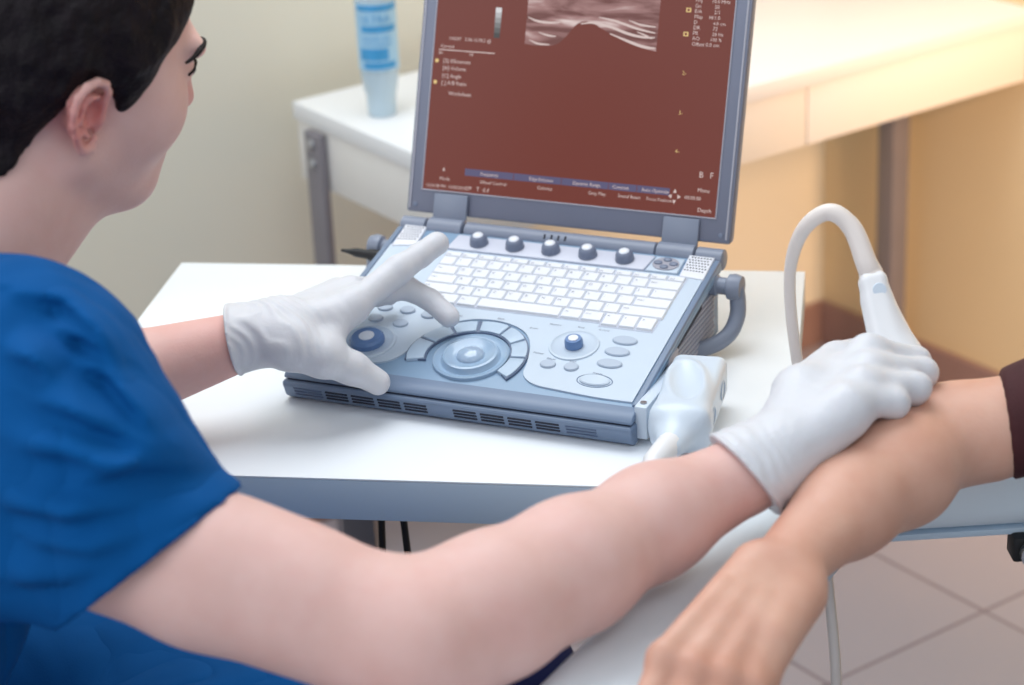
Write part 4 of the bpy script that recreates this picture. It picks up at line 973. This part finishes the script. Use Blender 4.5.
adir = nrm(EL-SH)
S3 = S2+nrm(EL-SH)*0.05
sl_r = union([(cone(S0, S1, 0.076, 0.074), 0), (cone(S1, S2, 0.074, 0.069), 0.03), (cone(S2, S3, 0.069, 0.069), 0.02), (cone(J['s3'], J['s4'], 0.072, 0.064), 0.03)])
sl_l = cone(LS, lerp3(LS, LEL, 0.7), 0.076, 0.072)
hemp = plane(SE, hem_n); hemL = plane(lerp3(LS, LEL, 0.45), LEL-LS)
sl_in = cone(SH, lerp3(SH, EL, 0.8), 0.0765, 0.0745)
FR = FC*0.9-np.array([0, 0, 0.1])
neckhole = union([(cone(C7-np.array([0, 0, 0.0])+FC*0.01, neck_top, 0.0680, 0.074), 0), (cone(C7+FC*0.06+np.array([0, 0, 0.03]), MS+FC*0.17+np.array([0, 0, -0.06]), 0.062, 0.018), 0.03)])
waist = plane(PEL+np.array([0, 0, -0.13]), (0, 0, -1))
FOLDS = [[(-0.3475, 0.0390), (-0.3135, 0.0343), (-0.2850, 0.0153), (-0.2660, -0.0064)], [(-0.3203, 0.0166), (-0.2932, 0.0085), (-0.2715, -0.0064)], [(-0.3040, -0.0064), (-0.2755, -0.0159), (-0.2511, -0.0424), (-0.2389, -0.0594)], [(-0.3271, -0.0336), (-0.3000, -0.0404), (-0.2715, -0.0526), (-0.2368, -0.0689)], [(-0.2945, -0.0906), (-0.2511, -0.0784), (-0.2145, -0.0838)], [(-0.3475, -0.1069), (-0.3000, -0.1150), (-0.2511, -0.1049)], [(-0.3339, -0.0662), (-0.3000, -0.0702), (-0.2660, -0.0811)], [(-0.3271, -0.1340), (-0.2864, -0.1395), (-0.2457, -0.1259)], [(-0.3475, -0.1646), (-0.3067, -0.1612), (-0.2728, -0.1476)], [(-0.3475, -0.0017), (-0.3271, -0.0064), (-0.3101, -0.0200)]]   # crease lines across the shoulder and sleeve, in metres
def folds(P):
    # soft cloth folds running across the shoulder and down the side
    u = (P-A3(SH))@A3(nrm((0.55, 0.25, -0.80))); v = (P-A3(SH))@A3(nrm(np.cross((0.55, 0.25, -0.80), ZS))); n1 = vnoise(P*9.0); n2 = vnoise(P*16.0+7.3)
    a = np.abs(np.sin(66*v+14*u+3.0*n1))
    b_ = np.abs(np.sin(80*u-24*v+3.2*n1))
    g = 0
    q = P-A3(FO); qx = q@A3(XS)+0.004*n2; qy = q@A3(YS)+0.004*n1
    for c in FOLDS:
        best = None; L_ = len(c)-1
        for i in range(L_):
            (x0, y0), (x1, y1) = c[i], c[i+1]; l2 = (x1-x0)**2+(y1-y0)**2; t = np.clip(((qx-x0)*(x1-x0)+(qy-y0)*(y1-y0))/l2, 0, 1)
            dd = np.hypot(qx-x0-t*(x1-x0), qy-y0-t*(y1-y0)); sg = np.sign((x1-x0)*(qy-y0)-(y1-y0)*(qx-x0)); s_ = (i+t)/L_
            best = (dd, sg, s_) if best is None else (np.minimum(best[0], dd), np.where(dd < best[0], sg, best[1]), np.where(dd < best[0], s_, best[2]))
        e = best[0]/np.where(best[1] > 0, 0.015, 0.0055); g = g+0.0185*np.exp(-e*e)*np.clip(np.sin(math.pi*(0.08+0.84*best[2])), 0, 1)
    return g+0.0035*(a**0.8-0.6)*(0.5+0.5*n2)+0.0030*(b_**0.8-0.6)*(0.5-0.5*n1)+0.004*n1
def scrub_f(P):
    w_ = folds(P)*np.clip(-hemp(P)/0.06, 0.25, 1)
    s = sl_r(P)-w_; s = np.maximum(s, hemp(P)); s = smax(s, -np.maximum(sl_r(P)-w_+0.0085, -(hemp(P)+0.035)), 0.002)
    d = tor_s(P)-w_*1.1
    d = smin(d, s, 0.030)
    d = np.maximum(d, np.where(hemp(P) > 0, np.where((sl_r(P) < 0.03) & (P[:, 0] > -0.10), hemp(P), -1), -1))
    sl = np.maximum(sl_l(P), hemL(P)); d = smin(d, sl, 0.03)
    nh = neckhole(P); band = 0.0022*np.clip((0.034-np.abs(nh-0.0))/0.002, 0, 1)*(nh > 0)
    d = d-band
    d = smax(d, -nh, 0.003)
    hb = 0.0012*np.clip((hemp(P)+0.026)/0.0015, 0, 1)
    return np.maximum(d, waist(P))-0*hb
mesh_sdf('scrub_top', scrub_f, (-0.68, -0.90, -0.42), (0.20, -0.02, 0.40), 0.0036, 'scrub', doc)
# trousers and shoes
KR = np.array([0.128, -0.235, -0.140]); KL = np.array([-0.30, -0.10, -0.16]); HR_ = PEL+RTV*0.09+np.array([0, 0, -0.02]); HL_ = PEL-RTV*0.09+np.array([0, 0, -0.02])
FR_ = np.array([0.13, -0.16, -0.655]); FL_ = np.array([-0.26, -0.02, -0.655])
trous = union([(ell(PEL+np.array([0, 0, -0.03]), (0.185, 0.145, 0.13), TA3), 0), (cone(HR_, KR, 0.098, 0.072), 0.05), (cone(HL_, KL, 0.098, 0.072), 0.05), (cone(KR, FR_, 0.070, 0.055), 0.03), (cone(KL, FL_, 0.070, 0.055), 0.03)])
mesh_sdf('trousers', lambda P: trous(P)-0.006*vnoise(P*11)-0.003*np.abs(np.sin(70*P[:, 2]+3*vnoise(P*9))), (-0.62, -0.86, -0.72), (0.26, 0.12, 0.0), 0.007, 'navy', doc)
for q in (FR_, FL_):
    fd = nrm((0.25, 0.97, 0)); shoe = union([(rbox(np.array([q[0], q[1], -0.705])+fd*0.06, (0.048, 0.135, 0.015), 0.014, (np.cross(fd, (0, 0, 1)), fd, (0, 0, 1))), 0), (cone(np.array([q[0], q[1], -0.675]), np.array([q[0], q[1], -0.690])+fd*0.14, 0.046, 0.032), 0.03)])
    mesh_sdf('shoe', lambda P: np.maximum(shoe(P), -0.7195-P[:, 2]), (q[0]-0.12, q[1]-0.16, -0.74), (q[0]+0.16, q[1]+0.26, -0.58), 0.006, 'probe', doc)
# stool under the doctor
st = thing('stool', 'round black padded stool carrying the seated person in blue scrubs', 'stool', (-0.33, -0.62, 0))
sz = TT+PEL[2]-0.165
bm = bmesh.new(); lathe(bm, [(0, sz-0.07), (0.17, sz-0.07), (0.19, sz-0.05), (0.19, sz-0.015), (0.17, sz), (0, sz)], (-0.33, -0.62, 0), (0, 0, 1), 40); obj('seat', bm, 'black', st)
bm = bmesh.new(); lathe(bm, [(0.022, 0.06), (0.022, sz-0.068)], (-0.33, -0.62, 0), (0, 0, 1), 24); obj('post', bm, 'steel', st)
for k in range(5):
    a = 2*math.pi*k/5+0.2; c_, s_ = math.cos(a), math.sin(a); bm = bmesh.new()
    tube(bm, [(-0.33+0.0*c_, -0.62+0.0*s_, 0.09), (-0.33+0.24*c_, -0.62+0.24*s_, 0.062)], [0.02, 0.014], 10); lg = obj('leg', bm, 'steel', st)
    bm = bmesh.new(); o = Vector((-0.33+0.24*c_, -0.62+0.24*s_, 0.028)); lathe(bm, [(0.015, -0.011), (0.028, -0.009), (0.028, 0.009), (0.015, 0.011)], o, (-s_, c_, 0), 20); obj('caster', bm, 'black', lg)

# ------------------------------------------------------------------ gloves
def finger(pts, r0, r1, k=0.004): 
    n = len(pts); return chain(pts, [r0+(r1-r0)*i/(n-1) for i in range(n)], k)
def glove_wr(P, o, ax, k=1.0):
    t = (P-A3(o))@A3(ax); n1 = vnoise(P*34.0); q = P+0.004*np.stack([n1, n1, -n1], 1); u = (q-A3(o))@A3(ax); m_ = np.clip(vnoise(P*17+3)+0.55, 0, 1)
    r1 = (0.5+0.5*np.sin(520*u+4.0*n1+7*vnoise(P*9)))**1.6; return k*(0.0013*(r1-0.4)*(0.30+0.9*np.exp(-(t/0.035)**2))*m_+0.0011*n1)
rax = nrm(np.array(J['r_r0'])-np.array(J['r_w']))
rback = nrm(np.cross(np.array(J['r_p0'])-np.array(J['r_i0']), rax)); rback = rback*np.sign(-(rback@ZS))
W0 = np.array(J['r_w'])
it = [(cone(WR_-rax*0.03, W0, 0.0335, 0.0320), 0)]
for f_, wb in (('i', 0.030), ('m', 0.012), ('r', -0.008), ('p', -0.026)):
    base = W0+rax*0.012+nrm(np.array(J['r_i0'])-np.array(J['r_p0']))*wb*0.7
    it.append((cone(base, np.array(J['r_%s0' % f_])-rback*0.004, 0.0215, 0.0165), 0.016))
it += [(finger([J['r_%s%d' % (f_, i)] for i in range(4)], r, r*0.80), 0.008) for f_, r in (('i', 0.0135), ('m', 0.0140), ('r', 0.0138), ('p', 0.0128))]
it += [(cone(W0+rax*0.03+np.array([0, 0.01, 0.008]), J['r_t0'], 0.022, 0.021), 0.016), (finger([J['r_t0'], J['r_t1'], J['r_t2'], J['r_t3']], 0.0200, 0.0120), 0.010)]
it.append((cone(W0+rax*0.02-YS*0.010, np.array(J['r_p0'])-YS*0.012, 0.0225, 0.0165), 0.014))
gr = union(it); CUF = np.array(J['wr'])-rax*0.018
cutR = plane(np.array(J['wr']), -(0.74*XS+0.65*YS)-0.10*ZS)
arm_rc = union([(cone(J['fa1'], J['fa2'], 0.0465, 0.0410), 0), (cone(J['fa2'], WR_, 0.0410, 0.0318), 0.02), (cone(WR_, W0+rax*0.02, 0.033, 0.030), 0.02)])
def glove_r(P):
    d = smin(gr(P), arm_rc(P)-0.0010, 0.012)-glove_wr(P, W0-rax*0.005, rax)
    t = cutR(P); d = d-0.0016*np.exp(-((t+0.0018)/0.0016)**2)-0.0008*np.clip(1+t/0.03, 0, 1)
    return np.maximum(d, t)
mesh_sdf('glove', glove_r, (0.24, -0.32, 0.0), (0.52, 0.08, 0.22), 0.0019, 'glove', doc)
lax = nrm(np.array(J['l_m0'])-np.array(J['l_w'])); L0 = np.array(J['l_w'])
lup = nrm(np.cross(np.array(J['l_p0'])-np.array(J['l_i0']), lax)); lup = lup*np.sign(lup[2])
it = [(cone(np.array(J['l_cuff']), L0, 0.0300, 0.0285, lup, 0.95), 0)]
for f_, wb in (('i', -0.020), ('m', -0.006), ('r', 0.008), ('p', 0.020)):
    base = L0+lax*0.010+nrm(np.array(J['l_p0'])-np.array(J['l_i0']))*wb
    it.append((cone(base, J['l_%s0' % f_], 0.0180, 0.0140), 0.014))
it += [(finger([J['l_%s%d' % (f_, i)] for i in range(4)], r, r*0.80), 0.006) for f_, r in (('i', 0.0142), ('m', 0.0128), ('r', 0.0122), ('p', 0.0112))]
it += [(cone(L0+lax*0.015, J['l_t0'], 0.020, 0.0215), 0.016), (finger([J['l_t0'], J['l_t1'], J['l_t2'], J['l_t3']], 0.0215, 0.0125, 0.008), 0.012), (cone(J['l_t1'], J['l_i0'], 0.010, 0.010), 0.016)]
gl = union(it); cutL = plane(np.array(J['l_cuff']), -(0.98*XS+0.19*YS)+0.05*ZS)
arm_lc = cone(np.array(J['l_cuff'])-lax*0.02, L0+lax*0.02, 0.0315, 0.0290, lup, 0.97)
def glove_l(P):
    d = smin(gl(P), arm_lc(P), 0.012)-glove_wr(P, L0-lax*0.005, lax, 1.2)
    t = cutL(P); d = d-0.0016*np.exp(-((t+0.0018)/0.0016)**2)-0.0015*np.clip(1+t/0.03, 0, 1)
    return np.maximum(d, t)
mesh_sdf('glove', glove_l, (-0.26, -0.14, 0.015), (0.0, 0.16, 0.17), 0.0017, 'glove', doc)

# ------------------------------------------------------------------ the patient
pat = thing('person', 'person in a dark maroon top resting a bare forearm on the pale blue pad', 'person', (0.92, 0.08, 0))
PE, PF, PF1, PW = [np.array(J[k]) for k in ('p_el', 'p_fa', 'p_f1', 'p_wr')]
PS = np.array([0.735, 0.075, 0.165]); PS2 = np.array([1.09, 0.10, 0.165]); PP = np.array([0.915, 0.10, -0.20])
K = [np.array(J['p_k%d' % i]) for i in (1, 2, 3, 4)]
pdir = nrm((K[1]+K[2])/2-PW)
it = [(cone(PS, PE+np.array([0.035, 0.01, 0.004]), 0.046, 0.0365), 0), (cone(PE+np.array([0.035, 0.01, 0.004]), PE, 0.0365, 0.0350), 0.02), (cone(PE, PF, 0.0350, 0.0425), 0.03), (cone(PF, PF1, 0.0425, 0.0375), 0.02), (cone(PF1, PW, 0.0375, 0.0258, (0.1, 0, 1), 0.90), 0.02)]
for k in range(4):
    base = PW+pdir*0.012+nrm(K[3]-K[0])*(-0.020+0.013*k); it.append((cone(base, K[k], 0.0165, 0.0125), 0.013)); it.append((cone(lerp3(base, K[k], 0.35)+np.array([0, 0, 0.0135]), K[k]+np.array([0, 0, 0.0105]), 0.0018, 0.0026), 0.008))
    it.append((ell(K[k]+np.array([0, 0, 0.004]), (0.0105, 0.0105, 0.0095)), 0.007))
    f1 = K[k]+pdir*0.040+np.array([0, 0, -0.018]); f2 = f1+pdir*0.022+np.array([0, 0, -0.016]); f3 = f2+pdir*0.010+np.array([0.002, 0.0, -0.012]); rr = (0.0100, 0.0108, 0.0108, 0.0100)[k]
    it.append((chain([K[k]-np.array([0, 0, 0.002]), f1, f2, f3], [rr*1.15, rr, rr*0.95, rr*0.8]), 0.006))
TH_ = np.array(J['p_th']); it += [(cone(PW+np.array([0.02, -0.02, -0.012]), TH_, 0.0165, 0.0145), 0.014), (chain([TH_, TH_+pdir*0.035+np.array([0.006, 0, -0.014]), TH_+pdir*0.062+np.array([0.0, 0, -0.022])], [0.0140, 0.0115, 0.0090]), 0.008),
        (ell(np.array(J['p_bump'])-np.array([0, 0, 0.0065]), (0.0115, 0.0125, 0.0105)), 0.014)]
p_arm = union(it)
HP_ = np.array([0.91, 0.02, 0.44])
phd = union([(ell(HP_+np.array([0, 0.01, 0.04]), (0.075, 0.096, 0.09)), 0), (ell(HP_+np.array([0, -0.04, -0.03]), (0.058, 0.055, 0.08)), 0.02), (cone(HP_+np.array([0, -0.085, -0.095]), HP_+np.array([0, -0.07, -0.07]), 0.018, 0.024), 0.03), (cone(HP_+np.array([0, -0.092, 0.03]), HP_+np.array([0, -0.113, -0.02]), 0.007, 0.010), 0.012),
             (ell(HP_+np.array([-0.075, 0.005, 0.0]), (0.010, 0.02, 0.032)), 0.008), (ell(HP_+np.array([0.075, 0.005, 0.0]), (0.010, 0.02, 0.032)), 0.008), (cone(HP_+np.array([-0.02, -0.088, -0.06]), HP_+np.array([0.02, -0.088, -0.06]), 0.007, 0.007), 0.008)])
p_tor = union([(ell((0.913, 0.10, 0.0), (0.155, 0.105, 0.22)), 0), (cone(PS, PS2, 0.052, 0.052), 0.05), (cone(HP_+np.array([0, 0.03, -0.05]), (0.913, 0.095, 0.20), 0.052, 0.058), 0.03), (ell(PP, (0.17, 0.13, 0.12)), 0.06),
               (cone(PS2, (1.16, -0.02, -0.06), 0.048, 0.04), 0.03), (cone((1.16, -0.02, -0.06), (1.08, -0.20, -0.10), 0.038, 0.028), 0.03), (cone((1.08, -0.20, -0.10), (1.06, -0.28, -0.105), 0.034, 0.022), 0.02)])
pb = lambda P: smin(smin(p_arm(P), p_tor(P), 0.03), phd(P), 0.02)
def blush_p(P):
    g = sum(0.5*np.exp(-(np.linalg.norm(P-A3(q), axis=1)/0.016)**2) for q in K)+0.4*np.exp(-(np.linalg.norm(P-A3(J['p_bump']), axis=1)/0.02)**2)
    return np.clip(g+0.35*np.clip(vnoise(P*20)+0.3*vnoise(P*60), 0, 1), 0, 1)
pbody = mesh_sdf('body', pb, (0.32, -0.56, -0.34), (1.24, 0.28, 0.60), 0.0030, 'skin_p', pat, attr={'blush': blush_p})
mesh_sdf('hair', lambda P: np.maximum(ell(HP_+np.array([0, 0.015, 0.045]), (0.086, 0.106, 0.098))(P)-0.004*vnoise(P*60), np.minimum(0.03-(P[:, 2]-HP_[2])+0.9*(-(P[:, 1]-HP_[1])-0.02), 1)*0.6), HP_-0.16, HP_+0.18, 0.005, 'hair', pbody)
SLV = PS*0.0+np.array(J['p_up'])
p_top = union([(ell((0.913, 0.10, 0.0), (0.170, 0.120, 0.24)), 0), (cone(PS, PS2, 0.062, 0.062), 0.05), (cone((0.913, 0.095, 0.16), (0.913, 0.09, 0.225), 0.085, 0.066), 0.03), (cone(PS, PE+np.array([0.035, 0.01, 0.004]), 0.058, 0.0440), 0.03), (cone(PS2, (1.16, -0.02, -0.06), 0.058, 0.05), 0.03)])
cutS = plane(SLV+np.array([-0.020, 0, 0]), nrm((-0.93, -0.30, -0.12))); cutP = plane((1.16, -0.02, -0.06), (-0.02, -0.9, -0.4))
def ptop(P):
    d = p_top(P)-0.0015*vnoise(P*16)
    d = smax(d, np.where(P[:, 0] < 0.66, cutS(P), -1), 0.005); d = np.maximum(d, np.where(P[:, 0] > 1.05, cutP(P), -1))
    d = np.maximum(d, P[:, 2]-0.238); return np.maximum(d, -0.24-P[:, 2])
mesh_sdf('top', ptop, (0.46, -0.16, -0.26), (1.26, 0.28, 0.26), 0.0038, 'maroon', pat)
pj = union([(ell(PP+np.array([0, 0, -0.02]), (0.18, 0.14, 0.11)), 0), (cone((0.84, 0.06, -0.22), (0.84, -0.40, -0.20), 0.085, 0.062), 0.04), (cone((0.99, 0.06, -0.22), (1.0, -0.40, -0.20), 0.085, 0.062), 0.04), (cone((0.84, -0.40, -0.20), (0.84, -0.36, -0.66), 0.06, 0.048), 0.02), (cone((1.0, -0.40, -0.20), (1.0, -0.36, -0.66), 0.06, 0.048), 0.02)])
mesh_sdf('jeans', pj, (0.70, -0.50, -0.715), (1.14, 0.30, -0.05), 0.008, 'jeans', pat)
for x in (0.84, 1.0):
    sh_ = union([(rbox((x, -0.42, -0.70), (0.045, 0.13, 0.018), 0.016), 0), (cone((x, -0.36, -0.67), (x, -0.48, -0.69), 0.045, 0.03), 0.03)])
    mesh_sdf('shoe', lambda P: np.maximum(sh_(P), -0.7195-P[:, 2]), (x-0.1, -0.60, -0.74), (x+0.1, -0.26, -0.58), 0.007, 'black', pat)
cs = thing('chair', 'plain grey chair under the person in the maroon top beside the pale blue arm rest', 'chair', (0.915, 0.10, 0))
bm = bmesh.new(); box(bm, (0.915, 0.06, TT-0.345), (0.21, 0.20, 0.02), bev=0.008); obj('seat', bm, 'leg_grey', cs)
bm = bmesh.new(); box(bm, (0.915, 0.285, TT-0.06), (0.20, 0.015, 0.14), bev=0.008); obj('backrest', bm, 'leg_grey', cs)
for x in (0.73, 1.10):
    for y, zt in ((-0.10, TT-0.36), (0.262, TT+0.02)):
        bm = bmesh.new(); tube(bm, [(x, y, 0.001), (x, y, zt)], 0.012, 12); obj('leg', bm, 'steel', cs)

# ------------------------------------------------------------------ loose cables under the table
for k, (x0, x1, nm) in enumerate(((-0.10, -0.103, 'left-hand of the two thin black cables hanging under the front of the white table'), (-0.078, -0.070, 'right-hand of the two thin black cables hanging under the front of the white table'))):
    pts = spline([(x0, 0.02, -0.043), (x0+0.002, 0.02, -0.10), (x1, 0.022, -0.25), (x1-0.01, 0.05, -0.5), (x1-0.04, 0.16, -0.705), (x1-0.14, 0.36, -0.7155), (x1-0.25, 0.50, -0.7155)], 8)
    bm = bmesh.new(); tube(bm, [W3(p) for p in pts], 0.0036, 10); tag(obj('power_cable', bm, 'black'), nm, 'cable', 'cables under the white table')
